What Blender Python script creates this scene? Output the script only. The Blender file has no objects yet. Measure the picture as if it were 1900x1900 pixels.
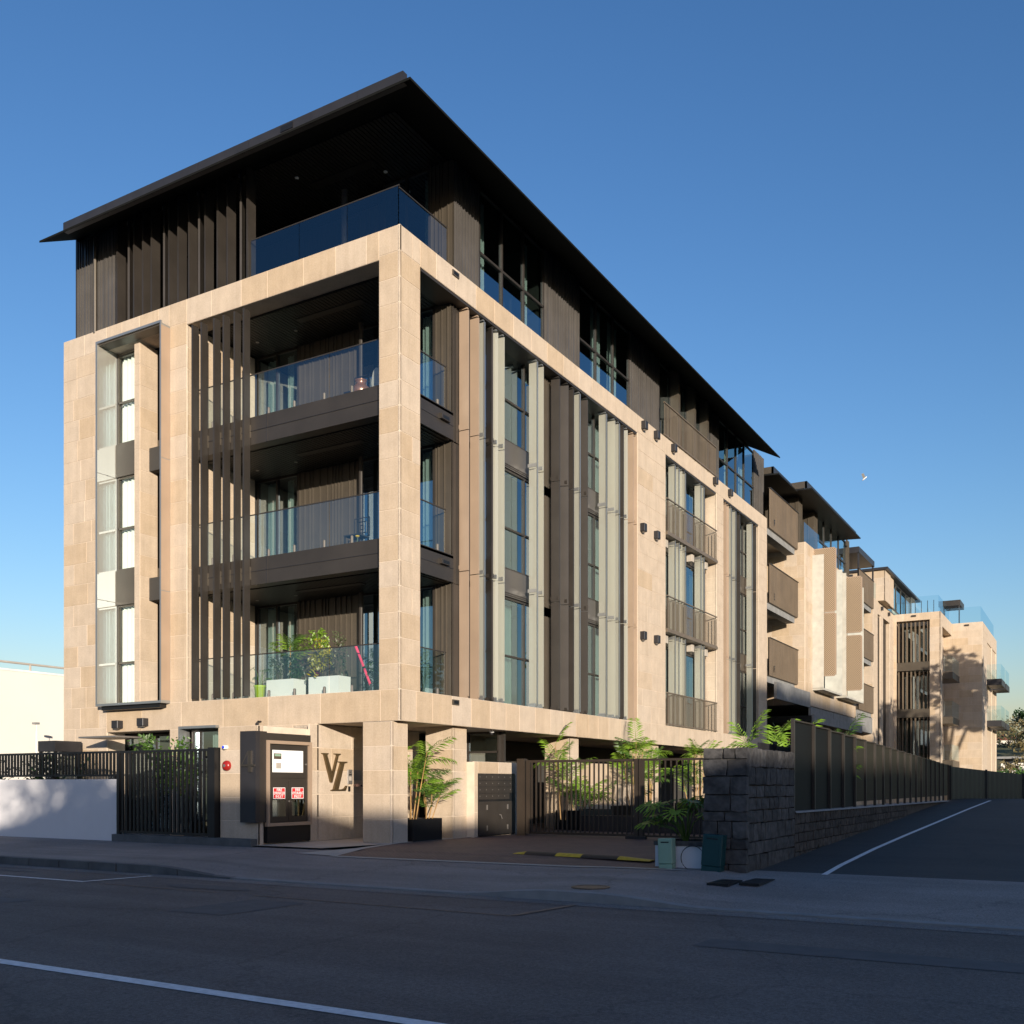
import bpy, bmesh, math, random
from mathutils import Vector, Matrix, noise
PI = math.pi
R = math.radians
random.seed(7)
scn = bpy.context.scene
COL = scn.collection

# ------------------------------------------------------------------ camera
cam_d = bpy.data.cameras.new('camera')
cam = bpy.data.objects.new('camera', cam_d)
COL.objects.link(cam)
CAM = Vector((12.775, -17.06, 1.2445))
cam.location = CAM
cam.rotation_euler = (R(90), 0, R(30.43))
cam_d.sensor_width = 36.0
cam_d.lens = 36.0 * 1855 / 1900
cam_d.shift_y = (1457 - 950) / 1900
cam_d.clip_start = 0.1
cam_d.clip_end = 3000
scn.camera = cam
scn.render.resolution_x = scn.render.resolution_y = 1024

# ------------------------------------------------------------------ sky, sun, exposure
SUN_EL = 8.3
SUN_AZ = 134.1                                   # clockwise from +Y
world = bpy.data.worlds.new('World')
scn.world = world
world.use_nodes = True
wn = world.node_tree.nodes
wl = world.node_tree.links
wn.clear()
wo = wn.new('ShaderNodeOutputWorld')
bg = wn.new('ShaderNodeBackground')
sky = wn.new('ShaderNodeTexSky')
sky.sky_type = 'NISHITA'
sky.sun_disc = False
sky.sun_elevation = R(SUN_EL)
sky.sun_rotation = R(SUN_AZ)
sky.air_density = 1.2
sky.dust_density = 0.9
sky.ozone_density = 4.0
bg.inputs['Strength'].default_value = 0.15
sep = wn.new('ShaderNodeSeparateColor')              # one even colour grade for the whole sky
com = wn.new('ShaderNodeCombineColor')
wl.new(sky.outputs[0], sep.inputs[0])
for ch, (pw, mu, cap) in enumerate(((1.45, 0.955, 8.0), (1.27, 0.765, 7.6), (1.17, 0.82, 6.9))):
    p_ = wn.new('ShaderNodeMath'); p_.operation = 'POWER'; p_.inputs[1].default_value = pw
    q_ = wn.new('ShaderNodeMath'); q_.operation = 'MULTIPLY'; q_.inputs[1].default_value = mu
    wl.new(sep.outputs[ch], p_.inputs[0]); wl.new(p_.outputs[0], q_.inputs[0]); s_ = wn.new('ShaderNodeMath'); s_.operation = 'MINIMUM'; s_.inputs[1].default_value = cap
    wl.new(q_.outputs[0], s_.inputs[0]); wl.new(s_.outputs[0], com.inputs[ch])
wl.new(com.outputs[0], bg.inputs[0])
wl.new(bg.outputs[0], wo.inputs[0])
sun_d = bpy.data.lights.new('sun', 'SUN')
sun_d.energy = 4.7
sun_d.angle = R(0.5)
sun_d.color = (1.0, 0.88, 0.73)
sun = bpy.data.objects.new('sun', sun_d)
COL.objects.link(sun)
sdir = Vector((math.sin(R(SUN_AZ)) * math.cos(R(SUN_EL)), math.cos(R(SUN_AZ)) * math.cos(R(SUN_EL)), math.sin(R(SUN_EL))))
sun.location = sdir * 80
sun.rotation_euler = sdir.to_track_quat('Z', 'Y').to_euler()
scn.view_settings.view_transform = 'Standard'
scn.view_settings.look = 'None'
scn.view_settings.gamma = 1.0
scn.view_settings.use_curve_mapping = False
scn.view_settings.exposure = 0.6
scn.render.engine = 'CYCLES'
scn.cycles.max_bounces = 10
scn.cycles.transparent_max_bounces = 16
scn.cycles.glossy_bounces = 5
scn.cycles.sample_clamp_indirect = 6.0

# ------------------------------------------------------------------ materials
M = {}

def _mat(name):
    m = bpy.data.materials.new(name)
    m.use_nodes = True
    m.node_tree.nodes.clear()
    M[name] = m
    N = m.node_tree.nodes
    L = m.node_tree.links
    out = N.new('ShaderNodeOutputMaterial')
    return m, N, L, out

def _noise(N, L, scale, detail=4, rough=0.55, stretch=None):
    tc = N.new('ShaderNodeNewGeometry')
    n = N.new('ShaderNodeTexNoise')
    n.inputs['Scale'].default_value = scale
    n.inputs['Detail'].default_value = detail
    n.inputs['Roughness'].default_value = rough
    if stretch:
        mp = N.new('ShaderNodeMapping')
        mp.inputs['Scale'].default_value = stretch
        L.new(tc.outputs['Position'], mp.inputs[0])
        L.new(mp.outputs[0], n.inputs['Vector'])
    else:
        L.new(tc.outputs['Position'], n.inputs['Vector'])
    return n

def _ramp(N, L, src, stops):
    r = N.new('ShaderNodeValToRGB')
    e = r.color_ramp.elements
    while len(e) < len(stops):
        e.new(0.5)
    for i, (p, c) in enumerate(stops):
        e[i].position = p
        e[i].color = (c[0], c[1], c[2], 1)
    L.new(src, r.inputs[0])
    return r

def pmat(name, col, rough=0.6, metal=0.0, var=0.12, scale=3.0, bump=0.0, bscale=60.0, objvar=0.0, spec=0.5, trans=0.0, emit=None, stretch=None):
    m, N, L, out = _mat(name)
    b = N.new('ShaderNodeBsdfPrincipled')
    b.inputs['Roughness'].default_value = rough
    b.inputs['Metallic'].default_value = metal
    b.inputs['Specular IOR Level'].default_value = spec
    n = _noise(N, L, scale, stretch=stretch)
    lo = [max(0, c * (1 - var)) for c in col]
    hi = [min(1, c * (1 + var)) for c in col]
    rp = _ramp(N, L, n.outputs[0], [(0.3, lo), (0.7, hi)])
    src = rp.outputs[0]
    if objvar:
        oi = N.new('ShaderNodeObjectInfo')
        mr = N.new('ShaderNodeMapRange')
        mr.inputs['To Min'].default_value = 1 - objvar
        mr.inputs['To Max'].default_value = 1 + objvar
        L.new(oi.outputs['Random'], mr.inputs[0])
        hs = N.new('ShaderNodeHueSaturation')
        L.new(mr.outputs[0], hs.inputs['Value'])
        mr2 = N.new('ShaderNodeMapRange')
        mr2.inputs['To Min'].default_value = 1.12
        mr2.inputs['To Max'].default_value = 0.88
        L.new(oi.outputs['Random'], mr2.inputs[0])
        L.new(mr2.outputs[0], hs.inputs['Saturation'])
        L.new(src, hs.inputs['Color'])
        src = hs.outputs[0]
    L.new(src, b.inputs['Base Color'])
    if bump:
        n2 = _noise(N, L, bscale, 6)
        bp = N.new('ShaderNodeBump')
        bp.inputs['Strength'].default_value = bump
        bp.inputs['Distance'].default_value = 0.01
        L.new(n2.outputs[0], bp.inputs['Height'])
        L.new(bp.outputs[0], b.inputs['Normal'])
    if emit:
        b.inputs['Emission Color'].default_value = (*emit[0], 1)
        b.inputs['Emission Strength'].default_value = emit[1]
    L.new(b.outputs[0], out.inputs[0])
    return m

def stone_mat(name, c, objvar=0.07):
    m, N, L, out = _mat(name)
    b = N.new('ShaderNodeBsdfPrincipled')
    b.inputs['Roughness'].default_value = 0.72
    b.inputs['Specular IOR Level'].default_value = 0.35
    n = _noise(N, L, 2.2, 6, 0.6)
    n2 = _noise(N, L, 28, 8, 0.7)
    n3 = _noise(N, L, 110, 3, 0.6)
    rp = _ramp(N, L, n.outputs[0], [(0.3, [x * 0.9 for x in c]), (0.7, [min(1, x * 1.08) for x in c])])
    rp2 = _ramp(N, L, n2.outputs[0], [(0.35, (0.86, 0.84, 0.80)), (0.6, (1.03, 1.03, 1.03))])
    mx = N.new('ShaderNodeMixRGB'); mx.blend_type = 'MULTIPLY'; mx.inputs[0].default_value = 0.8
    L.new(rp.outputs[0], mx.inputs[1]); L.new(rp2.outputs[0], mx.inputs[2])
    stk = _noise(N, L, 1.0, 5, 0.65, (7, 7, 0.45))
    rp3 = _ramp(N, L, stk.outputs[0], [(0.3, (0.90, 0.885, 0.86)), (0.55, (1.0, 1.0, 1.0)), (0.75, (1.05, 1.055, 1.06))])
    mx3 = N.new('ShaderNodeMixRGB'); mx3.blend_type = 'MULTIPLY'; mx3.inputs[0].default_value = 0.75
    L.new(mx.outputs[0], mx3.inputs[1]); L.new(rp3.outputs[0], mx3.inputs[2]); mx = mx3
    oi = N.new('ShaderNodeObjectInfo')
    hs = N.new('ShaderNodeHueSaturation')
    for k, a, bb in (('Value', 1 - objvar, 1 + objvar), ('Saturation', 1.18, 0.86)):
        mr = N.new('ShaderNodeMapRange')
        mr.inputs['To Min'].default_value = a; mr.inputs['To Max'].default_value = bb
        L.new(oi.outputs['Random'], mr.inputs[0]); L.new(mr.outputs[0], hs.inputs[k])
    L.new(mx.outputs[0], hs.inputs['Color'])
    L.new(hs.outputs[0], b.inputs['Base Color'])
    bp = N.new('ShaderNodeBump'); bp.inputs['Strength'].default_value = 0.12; bp.inputs['Distance'].default_value = 0.01
    L.new(n3.outputs[0], bp.inputs['Height']); L.new(bp.outputs[0], b.inputs['Normal'])
    L.new(b.outputs[0], out.inputs[0])
    return m

def glass_mat(name, tint, ior=1.6, body=None, bodyfac=0.0, boost=1.0, rough=0.0):
    """thin pane: fresnel mix of a mirror and a tinted see-through, plus an optional frit"""
    m, N, L, out = _mat(name)
    tr = N.new('ShaderNodeBsdfTransparent'); tr.inputs[0].default_value = (*tint, 1)
    gl = N.new('ShaderNodeBsdfGlossy'); gl.inputs['Roughness'].default_value = rough
    gl.inputs[0].default_value = (0.72, 0.90, 1.0, 1)
    f0 = ((ior - 1) / (ior + 1)) ** 2 * boost
    lw = N.new('ShaderNodeLayerWeight'); lw.inputs[0].default_value = 0.5
    pw = N.new('ShaderNodeMath'); pw.operation = 'POWER'; pw.inputs[1].default_value = 5.0
    L.new(lw.outputs['Facing'], pw.inputs[0])
    mm = N.new('ShaderNodeMath'); mm.operation = 'MULTIPLY_ADD'; mm.inputs[1].default_value = 1 - f0; mm.inputs[2].default_value = f0; mm.use_clamp = True
    L.new(pw.outputs[0], mm.inputs[0])
    base = tr.outputs[0]
    if bodyfac:
        df = N.new('ShaderNodeBsdfDiffuse'); df.inputs[0].default_value = (*body, 1)
        tl = N.new('ShaderNodeBsdfTranslucent'); tl.inputs[0].default_value = (*body, 1)
        m0 = N.new('ShaderNodeMixShader'); m0.inputs[0].default_value = 0.35
        L.new(df.outputs[0], m0.inputs[1]); L.new(tl.outputs[0], m0.inputs[2])
        m1 = N.new('ShaderNodeMixShader'); m1.inputs[0].default_value = bodyfac
        L.new(tr.outputs[0], m1.inputs[1]); L.new(m0.outputs[0], m1.inputs[2])
        base = m1.outputs[0]
    mx = N.new('ShaderNodeMixShader')
    L.new(mm.outputs[0], mx.inputs[0]); L.new(base, mx.inputs[1]); L.new(gl.outputs[0], mx.inputs[2])
    L.new(mx.outputs[0], out.inputs[0])
    return m

stone_mat('stone', (0.495, 0.400, 0.302), 0.045)
stone_mat('stone_plain', (0.495, 0.400, 0.302), 0.0)
pmat('mortar', (0.62, 0.52, 0.41), 0.85)
pmat('bronze', (0.040, 0.034, 0.029), 0.42, 0.2, 0.15, 1.5)
pmat('bronze_light', (0.085, 0.071, 0.054), 0.40, 0.25, 0.12, 1.5)
pmat('tan_bronze_and_reflection', (0.36, 0.265, 0.19), 0.5, 0.15, 0.08, 1.0)  # tan metal; on louvre blades the tone paints in reflected stone
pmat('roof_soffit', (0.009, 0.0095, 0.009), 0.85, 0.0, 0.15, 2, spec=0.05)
pmat('digit_metal', (0.12, 0.105, 0.09), 0.3, 0.8)
pmat('bronze_sky_sheen', (0.105, 0.097, 0.090), 0.34, 0.3, 0.12, 1.5)  # lighter, greyer bronze: sky reflection on the lane walls put into the colour
pmat('bay_fin', (0.46, 0.445, 0.39), 0.6)
pmat('tan_bronze_and_reflection2', (0.16, 0.125, 0.09), 0.45, 0.2, 0.1, 1.0)
pmat('clamp', (0.10, 0.09, 0.08), 0.6)
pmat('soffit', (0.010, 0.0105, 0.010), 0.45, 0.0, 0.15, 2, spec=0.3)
pmat('charcoal', (0.028, 0.027, 0.030), 0.45, 0.2, 0.15, 2)
pmat('black_metal', (0.012, 0.012, 0.013), 0.4, 0.2, 0.1, 2)
pmat('gate_bronze', (0.045, 0.033, 0.024), 0.45, 0.3, 0.15, 2)
pmat('steel', (0.30, 0.28, 0.26), 0.45, 0.7, 0.1, 5)
pmat('fin_edge', (0.35, 0.36, 0.36), 0.35, 0.7, 0.05, 2)
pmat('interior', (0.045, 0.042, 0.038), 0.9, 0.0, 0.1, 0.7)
pmat('curtain', (0.66, 0.67, 0.64), 0.9, 0.0, 0.05, 2)
pmat('sheer', (0.30, 0.36, 0.33), 0.9, 0.0, 0.1, 2)
pmat('blind', (0.74, 0.72, 0.66), 0.9, 0.0, 0.04, 2)
pmat('white_paint', (0.70, 0.665, 0.60), 0.8, 0.0, 0.03, 0.4, 0.1, 30)
pmat('white_render', (0.62, 0.61, 0.62), 0.75, 0.0, 0.05, 0.8, 0.1, 40)
pmat('white_plastic', (0.75, 0.75, 0.73), 0.4)
pmat('planter_white', (0.80, 0.77, 0.70), 0.55, 0.0, 0.03)
pmat('concrete', (0.22, 0.22, 0.215), 0.85, 0.0, 0.18, 2.5, 0.3, 60)
pmat('concrete_pale', (0.40, 0.36, 0.31), 0.8, 0.0, 0.1, 2, 0.2, 60)
pmat('concrete_dark', (0.085, 0.09, 0.092), 0.85, 0.0, 0.25, 3, 0.4, 30)
pmat('basalt', (0.060, 0.056, 0.053), 0.85, 0.0, 0.5, 9, 0.9, 22, objvar=0.3)
pmat('basalt_brown', (0.048, 0.039, 0.031), 0.9, 0.0, 0.6, 9, 1.0, 14, objvar=0.3)
pmat('mortar_dark', (0.09, 0.086, 0.08), 0.95, 0.0, 0.4, 8, 0.6, 20)
pmat('road_white', (0.74, 0.70, 0.68), 0.7, 0.0, 0.16, 18)
pmat('road_orange', (0.20, 0.13, 0.09), 0.8, 0.0, 0.3, 8)
pmat('road_patch', (0.085, 0.082, 0.082), 0.85, 0.0, 0.15, 5, 0.4, 70)
pmat('red_paint', (0.30, 0.015, 0.012), 0.3)
pmat('sign_red', (0.70, 0.025, 0.03), 0.5, var=0.03)
pmat('sign_white', (0.85, 0.85, 0.83), 0.5, var=0.02)
pmat('blue_lens', (0.01, 0.04, 0.7), 0.2)
pmat('bronze_letter', (0.16, 0.115, 0.060), 0.38, 0.75, 0.2, 4)
pmat('green_pale', (0.24, 0.37, 0.27), 0.5, 0.0, 0.05, 6)
pmat('green_dark', (0.004, 0.045, 0.048), 0.45, 0.0, 0.05, 6)
pmat('rubber', (0.012, 0.012, 0.013), 0.6)
pmat('hump_yellow', (0.55, 0.36, 0.02), 0.6, 0.0, 0.2, 14)
pmat('iron', (0.13, 0.10, 0.075), 0.55, 0.5, 0.4, 25, 0.6, 40)
pmat('copper', (0.42, 0.20, 0.13), 0.28, 0.6, 0.1, 5)
pmat('lime', (0.33, 0.46, 0.02), 0.5)
pmat('pink', (0.80, 0.06, 0.13), 0.45)
pmat('tan_stem', (0.30, 0.17, 0.05), 0.6, 0.0, 0.3, 8)
pmat('bark', (0.075, 0.058, 0.042), 0.9, 0.0, 0.3, 8, 0.8, 20)
pmat('soil', (0.03, 0.022, 0.016), 0.95)
pmat('skin', (0.55, 0.33, 0.24), 0.5)
pmat('cloth_dark', (0.016, 0.015, 0.020), 0.85)
pmat('shoe', (0.01, 0.01, 0.012), 0.4)
pmat('roof_red', (0.35, 0.11, 0.06), 0.8)
pmat('house_wall', (0.66, 0.62, 0.56), 0.8)  # walls of the added houses, kept pale to bounce light
pmat('hill_green', (0.12, 0.115, 0.045), 0.9, 0.0, 0.4, 0.25)
pmat('timber', (0.36, 0.17, 0.09), 0.6, 0.0, 0.2, 5)
pmat('led', (0.9, 0.9, 0.85), 0.4)
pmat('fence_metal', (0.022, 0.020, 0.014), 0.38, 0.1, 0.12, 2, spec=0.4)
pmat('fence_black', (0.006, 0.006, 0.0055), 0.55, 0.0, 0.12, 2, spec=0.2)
pmat('fence_green', (0.03, 0.036, 0.032), 0.4, 0.3, 0.12, 2)
glass_mat('glass', (0.50, 0.62, 0.60), 1.9, boost=3.9)
glass_mat('glass_clear', (0.86, 0.92, 0.90), 1.5, boost=1.5)
glass_mat('glass_balcony', (0.84, 0.92, 0.93), 1.6, boost=2.9)
glass_mat('glass_fin', (0.80, 0.82, 0.76), 1.5, (0.58, 0.565, 0.49), 0.60)
glass_mat('glass_reveal', (0.85, 0.85, 0.80), 1.5, (0.80, 0.76, 0.66), 0.75, 11.0)

def leaf_mat(name, c, tr=0.35, rough=0.4):
    m, N, L, out = _mat(name)
    b = N.new('ShaderNodeBsdfPrincipled'); b.inputs['Roughness'].default_value = rough
    n = _noise(N, L, 4.0, 3)
    rp = _ramp(N, L, n.outputs[0], [(0.3, [x * 0.65 for x in c]), (0.7, [x * 1.3 for x in c])])
    L.new(rp.outputs[0], b.inputs['Base Color'])
    t = N.new('ShaderNodeBsdfTranslucent'); L.new(rp.outputs[0], t.inputs[0])
    mx = N.new('ShaderNodeMixShader'); mx.inputs[0].default_value = tr
    L.new(b.outputs[0], mx.inputs[1]); L.new(t.outputs[0], mx.inputs[2]); L.new(mx.outputs[0], out.inputs[0])
leaf_mat('leaf_bright', (0.20, 0.34, 0.035))
leaf_mat('leaf_mid', (0.085, 0.17, 0.03))
leaf_mat('leaf_dark', (0.03, 0.07, 0.018))
leaf_mat('leaf_yellow', (0.36, 0.32, 0.03))
leaf_mat('leaf_red', (0.22, 0.03, 0.07))
leaf_mat('leaf_dry', (0.20, 0.16, 0.07))
leaf_mat('leaf_olive', (0.10, 0.12, 0.06))

def asphalt(name, c, speck=0.5, sc=160):
    m, N, L, out = _mat(name)
    b = N.new('ShaderNodeBsdfPrincipled'); b.inputs['Roughness'].default_value = 0.82
    big = _noise(N, L, 0.35, 5, 0.6)
    fine = _noise(N, L, sc, 2, 0.9)
    streak = _noise(N, L, 1.0, 4, 0.6, (0.12, 1.6, 1))
    a = _ramp(N, L, big.outputs[0], [(0.3, [x * 0.76 for x in c]), (0.72, [x * 1.22 for x in c])])
    f = _ramp(N, L, fine.outputs[0], [(0.35, (1 - speck,) * 3), (0.5, (1, 1, 1)), (0.72, (1 + speck * 2.2,) * 3)])
    s = _ramp(N, L, streak.outputs[0], [(0.3, (0.80,) * 3), (0.7, (1.18,) * 3)])
    m1 = N.new('ShaderNodeMixRGB'); m1.blend_type = 'MULTIPLY'; m1.inputs[0].default_value = 1
    m2 = N.new('ShaderNodeMixRGB'); m2.blend_type = 'MULTIPLY'; m2.inputs[0].default_value = 1
    L.new(a.outputs[0], m1.inputs[1]); L.new(f.outputs[0], m1.inputs[2])
    mid = _noise(N, L, 42, 3, 0.8)
    f2 = _ramp(N, L, mid.outputs[0], [(0.36, (1 - speck * .8,) * 3), (0.5, (1, 1, 1)), (0.66, (1 + speck,) * 3)])
    m3 = N.new('ShaderNodeMixRGB'); m3.blend_type = 'MULTIPLY'; m3.inputs[0].default_value = 1
    L.new(m1.outputs[0], m3.inputs[1]); L.new(f2.outputs[0], m3.inputs[2])
    vo = N.new('ShaderNodeTexVoronoi'); vo.feature = 'DISTANCE_TO_EDGE'; vo.inputs['Scale'].default_value = 0.22
    wv = _noise(N, L, 1.4, 5, 0.7)
    ad = N.new('ShaderNodeVectorMath'); ad.operation = 'ADD'
    gg = N.new('ShaderNodeNewGeometry'); L.new(gg.outputs['Position'], ad.inputs[0]); L.new(wv.outputs[1], ad.inputs[1]); L.new(ad.outputs[0], vo.inputs['Vector'])
    ck = _ramp(N, L, vo.outputs[0], [(0.0, (0.55,) * 3), (0.005, (0.8,) * 3), (0.009, (1,) * 3)])
    m4 = N.new('ShaderNodeMixRGB'); m4.blend_type = 'MULTIPLY'; m4.inputs[0].default_value = 0.7
    L.new(m3.outputs[0], m4.inputs[1]); L.new(ck.outputs[0], m4.inputs[2])
    L.new(m4.outputs[0], m2.inputs[1]); L.new(s.outputs[0], m2.inputs[2])
    L.new(m2.outputs[0], b.inputs['Base Color'])
    bp = N.new('ShaderNodeBump'); bp.inputs['Strength'].default_value = 0.6; bp.inputs['Distance'].default_value = 0.006
    L.new(fine.outputs[0], bp.inputs['Height']); L.new(bp.outputs[0], b.inputs['Normal'])
    L.new(b.outputs[0], out.inputs[0])
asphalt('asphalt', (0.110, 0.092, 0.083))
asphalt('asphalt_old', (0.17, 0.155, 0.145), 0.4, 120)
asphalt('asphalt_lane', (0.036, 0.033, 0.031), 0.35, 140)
asphalt('footpath', (0.215, 0.19, 0.175), 0.35, 110)

def brick_mat(name, c1, c2, cm, bw, bh, rot=0.0):
    m, N, L, out = _mat(name)
    b = N.new('ShaderNodeBsdfPrincipled'); b.inputs['Roughness'].default_value = 0.75
    g = N.new('ShaderNodeNewGeometry'); mp = N.new('ShaderNodeMapping')
    mp.inputs['Rotation'].default_value = (0, 0, rot)
    L.new(g.outputs['Position'], mp.inputs[0])
    t = N.new('ShaderNodeTexBrick')
    t.inputs['Scale'].default_value = 1.0
    t.inputs['Brick Width'].default_value = bw; t.inputs['Row Height'].default_value = bh
    t.inputs['Mortar Size'].default_value = 0.006
    t.inputs['Color1'].default_value = (*c1, 1); t.inputs['Color2'].default_value = (*c2, 1); t.inputs['Mortar'].default_value = (*cm, 1)
    L.new(mp.outputs[0], t.inputs['Vector'])
    n = _noise(N, L, 1.2, 5)
    f = _ramp(N, L, n.outputs[0], [(0.3, (0.8,) * 3), (0.7, (1.15,) * 3)])
    m1 = N.new('ShaderNodeMixRGB'); m1.blend_type = 'MULTIPLY'; m1.inputs[0].default_value = 1
    L.new(t.outputs[0], m1.inputs[1]); L.new(f.outputs[0], m1.inputs[2]); L.new(m1.outputs[0], b.inputs['Base Color'])
    L.new(b.outputs[0], out.inputs[0])
brick_mat('paving_brick', (0.16, 0.095, 0.075), (0.12, 0.075, 0.06), (0.07, 0.05, 0.045), 0.21, 0.07, R(45))
brick_mat('paving_cream', (0.44, 0.38, 0.32), (0.40, 0.35, 0.29), (0.28, 0.24, 0.2), 0.6, 0.6)

def screen_mat():
    m, N, L, out = _mat('perforated')
    b = N.new('ShaderNodeBsdfPrincipled'); b.inputs['Roughness'].default_value = 0.5; b.inputs['Metallic'].default_value = 0.2
    g = N.new('ShaderNodeNewGeometry'); mp = N.new('ShaderNodeMapping'); mp.inputs['Rotation'].default_value = (0, R(45), 0)
    mp.inputs['Scale'].default_value = (14, 0.001, 14)
    L.new(g.outputs['Position'], mp.inputs[0])
    ck = N.new('ShaderNodeTexVoronoi'); ck.inputs['Scale'].default_value = 1.0; ck.inputs['Randomness'].default_value = 0.0
    L.new(mp.outputs[0], ck.inputs['Vector'])
    r = _ramp(N, L, ck.outputs['Distance'], [(0.27, (0.07, 0.05, 0.035)), (0.33, (0.40, 0.30, 0.20))])
    L.new(r.outputs[0], b.inputs['Base Color']); L.new(b.outputs[0], out.inputs[0])
screen_mat()

# ------------------------------------------------------------------ mesh helpers
ORG = {}

class MB:
    """collects world-space geometry; build() links it as one object with its origin at its own centre"""
    def __init__(s):
        s.v = []; s.f = []
    def add(s, vs, fs):
        n = len(s.v)
        s.v += [tuple(p) for p in vs]
        s.f += [tuple(i + n for i in f) for f in fs]
        return s
    def box(s, x0, x1, y0, y1, z0, z1):
        if x0 > x1: x0, x1 = x1, x0
        if y0 > y1: y0, y1 = y1, y0
        return s.add([(x0, y0, z0), (x1, y0, z0), (x1, y1, z0), (x0, y1, z0), (x0, y0, z1), (x1, y0, z1), (x1, y1, z1), (x0, y1, z1)],
                     [(0, 3, 2, 1), (4, 5, 6, 7), (0, 1, 5, 4), (1, 2, 6, 5), (2, 3, 7, 6), (3, 0, 4, 7)])
    def obox(s, c, hx, hy, z0, z1, ang):
        ca, sa = math.cos(ang), math.sin(ang)
        P = []
        for z in (z0, z1):
            for a, b in ((-hx, -hy), (hx, -hy), (hx, hy), (-hx, hy)):
                P.append((c[0] + a * ca - b * sa, c[1] + a * sa + b * ca, z))
        return s.add(P, [(0, 3, 2, 1), (4, 5, 6, 7), (0, 1, 5, 4), (1, 2, 6, 5), (2, 3, 7, 6), (3, 0, 4, 7)])
    def prism(s, poly, z0, z1):
        n = len(poly)
        vs = [(x, y, z0) for x, y in poly] + [(x, y, z1) for x, y in poly]
        fs = [tuple(range(n))[::-1], tuple(range(n, 2 * n))] + [(i, (i + 1) % n, n + (i + 1) % n, n + i) for i in range(n)]
        return s.add(vs, fs)
    def tube(s, pts, rad, n=8, cap=True):
        pts = [Vector(p) for p in pts]
        rads = rad if isinstance(rad, (list, tuple)) else [rad] * len(pts)
        vs = []; fs = []
        for i, p in enumerate(pts):
            d = (pts[min(i + 1, len(pts) - 1)] - pts[max(i - 1, 0)]).normalized()
            a = d.orthogonal().normalized() if abs(d.z) < 0.9 else Vector((1, 0, 0)).cross(d).normalized()
            b = d.cross(a)
            for k in range(n):
                t = 2 * PI * k / n
                vs.append(p + (a * math.cos(t) + b * math.sin(t)) * rads[i])
        for i in range(len(pts) - 1):
            for k in range(n):
                fs.append((i * n + k, i * n + (k + 1) % n, (i + 1) * n + (k + 1) % n, (i + 1) * n + k))
        if cap:
            fs.append(tuple(range(n))[::-1]); fs.append(tuple((len(pts) - 1) * n + k for k in range(n)))
        return s.add(vs, fs)
    def lathe(s, c, prof, n=24):
        vs = []; fs = []
        for r, z in prof:
            for k in range(n):
                t = 2 * PI * k / n
                vs.append((c[0] + r * math.cos(t), c[1] + r * math.sin(t), c[2] + z))
        for i in range(len(prof) - 1):
            for k in range(n):
                fs.append((i * n + k, i * n + (k + 1) % n, (i + 1) * n + (k + 1) % n, (i + 1) * n + k))
        fs.append(tuple(range(n))[::-1]); fs.append(tuple((len(prof) - 1) * n + k for k in range(n)))
        return s.add(vs, fs)
    def build(s, name, mat, parent=None, smooth=False, bevel=0.0, **props):
        if name in ('balustrade_glass', 'reveal_glass') and len(s.v) == 8:      # toughened glass as one sheet: thin axis collapsed
            lo = [min(p[i] for p in s.v) for i in range(3)]; hi = [max(p[i] for p in s.v) for i in range(3)]
            if hi[0] - lo[0] < hi[1] - lo[1]: s.v = [(lo[0], lo[1], lo[2]), (lo[0], hi[1], lo[2]), (lo[0], hi[1], hi[2]), (lo[0], lo[1], hi[2])]
            else: s.v = [(lo[0], lo[1], lo[2]), (hi[0], lo[1], lo[2]), (hi[0], lo[1], hi[2]), (lo[0], lo[1], hi[2])]
            s.f = [(0, 1, 2, 3)]
        xs = [p[0] for p in s.v]; ys = [p[1] for p in s.v]; zs = [p[2] for p in s.v]
        o0 = Vector(((min(xs) + max(xs)) / 2, (min(ys) + max(ys)) / 2, min(zs)))
        me = bpy.data.meshes.new(name)
        me.from_pydata([(p[0] - o0.x, p[1] - o0.y, p[2] - o0.z) for p in s.v], [], s.f)
        bm = bmesh.new(); bm.from_mesh(me)
        bmesh.ops.recalc_face_normals(bm, faces=bm.faces)
        if bevel:
            bmesh.ops.bevel(bm, geom=list(bm.edges), offset=bevel, segments=1, affect='EDGES', clamp_overlap=True)
        bm.to_mesh(me); bm.free()
        if smooth:
            me.polygons.foreach_set('use_smooth', [True] * len(me.polygons))
        return place(name, me, mat, o0, parent, **props)

def place(name, me, mat, loc, parent=None, rot=None, scale=None, **props):
    o = bpy.data.objects.new(name, me)
    if me is not None and mat and not me.materials:
        me.materials.append(M[mat])
    COL.objects.link(o)
    loc = Vector(loc)
    ORG[o.name] = loc
    if parent is not None:
        o.parent = parent
        o.location = loc - ORG[parent.name]
    else:
        o.location = loc
    if rot: o.rotation_euler = rot
    if scale: o.scale = scale
    for k, v in props.items():
        o[k] = v
    return o

def thing(name, label, cat, loc=(0, 0, 0), group=None):
    o = place(name, None, None, loc)
    o['label'] = label; o['category'] = cat
    if group: o['group'] = group
    return o

def tag(o, label, cat, group=None):
    o['label'] = label; o['category'] = cat
    if group: o['group'] = group
    return o

def structure(name, mb, mat, parent=None, **k):
    return mb.build(name, mat, parent, kind='structure', **k)

def copy_tree(src, loc, rz=0.0, label=None, sc=None):
    r = src.copy(); COL.objects.link(r)
    r.location = loc; r.rotation_euler = (0, 0, rz)
    if sc: r.scale = sc
    if label: r['label'] = label
    ORG[r.name] = Vector(loc)
    for ch in list(src.children):
        c = ch.copy(); COL.objects.link(c); c.parent = r
        for g in list(ch.children):
            d = g.copy(); COL.objects.link(d); d.parent = c
    return r

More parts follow.
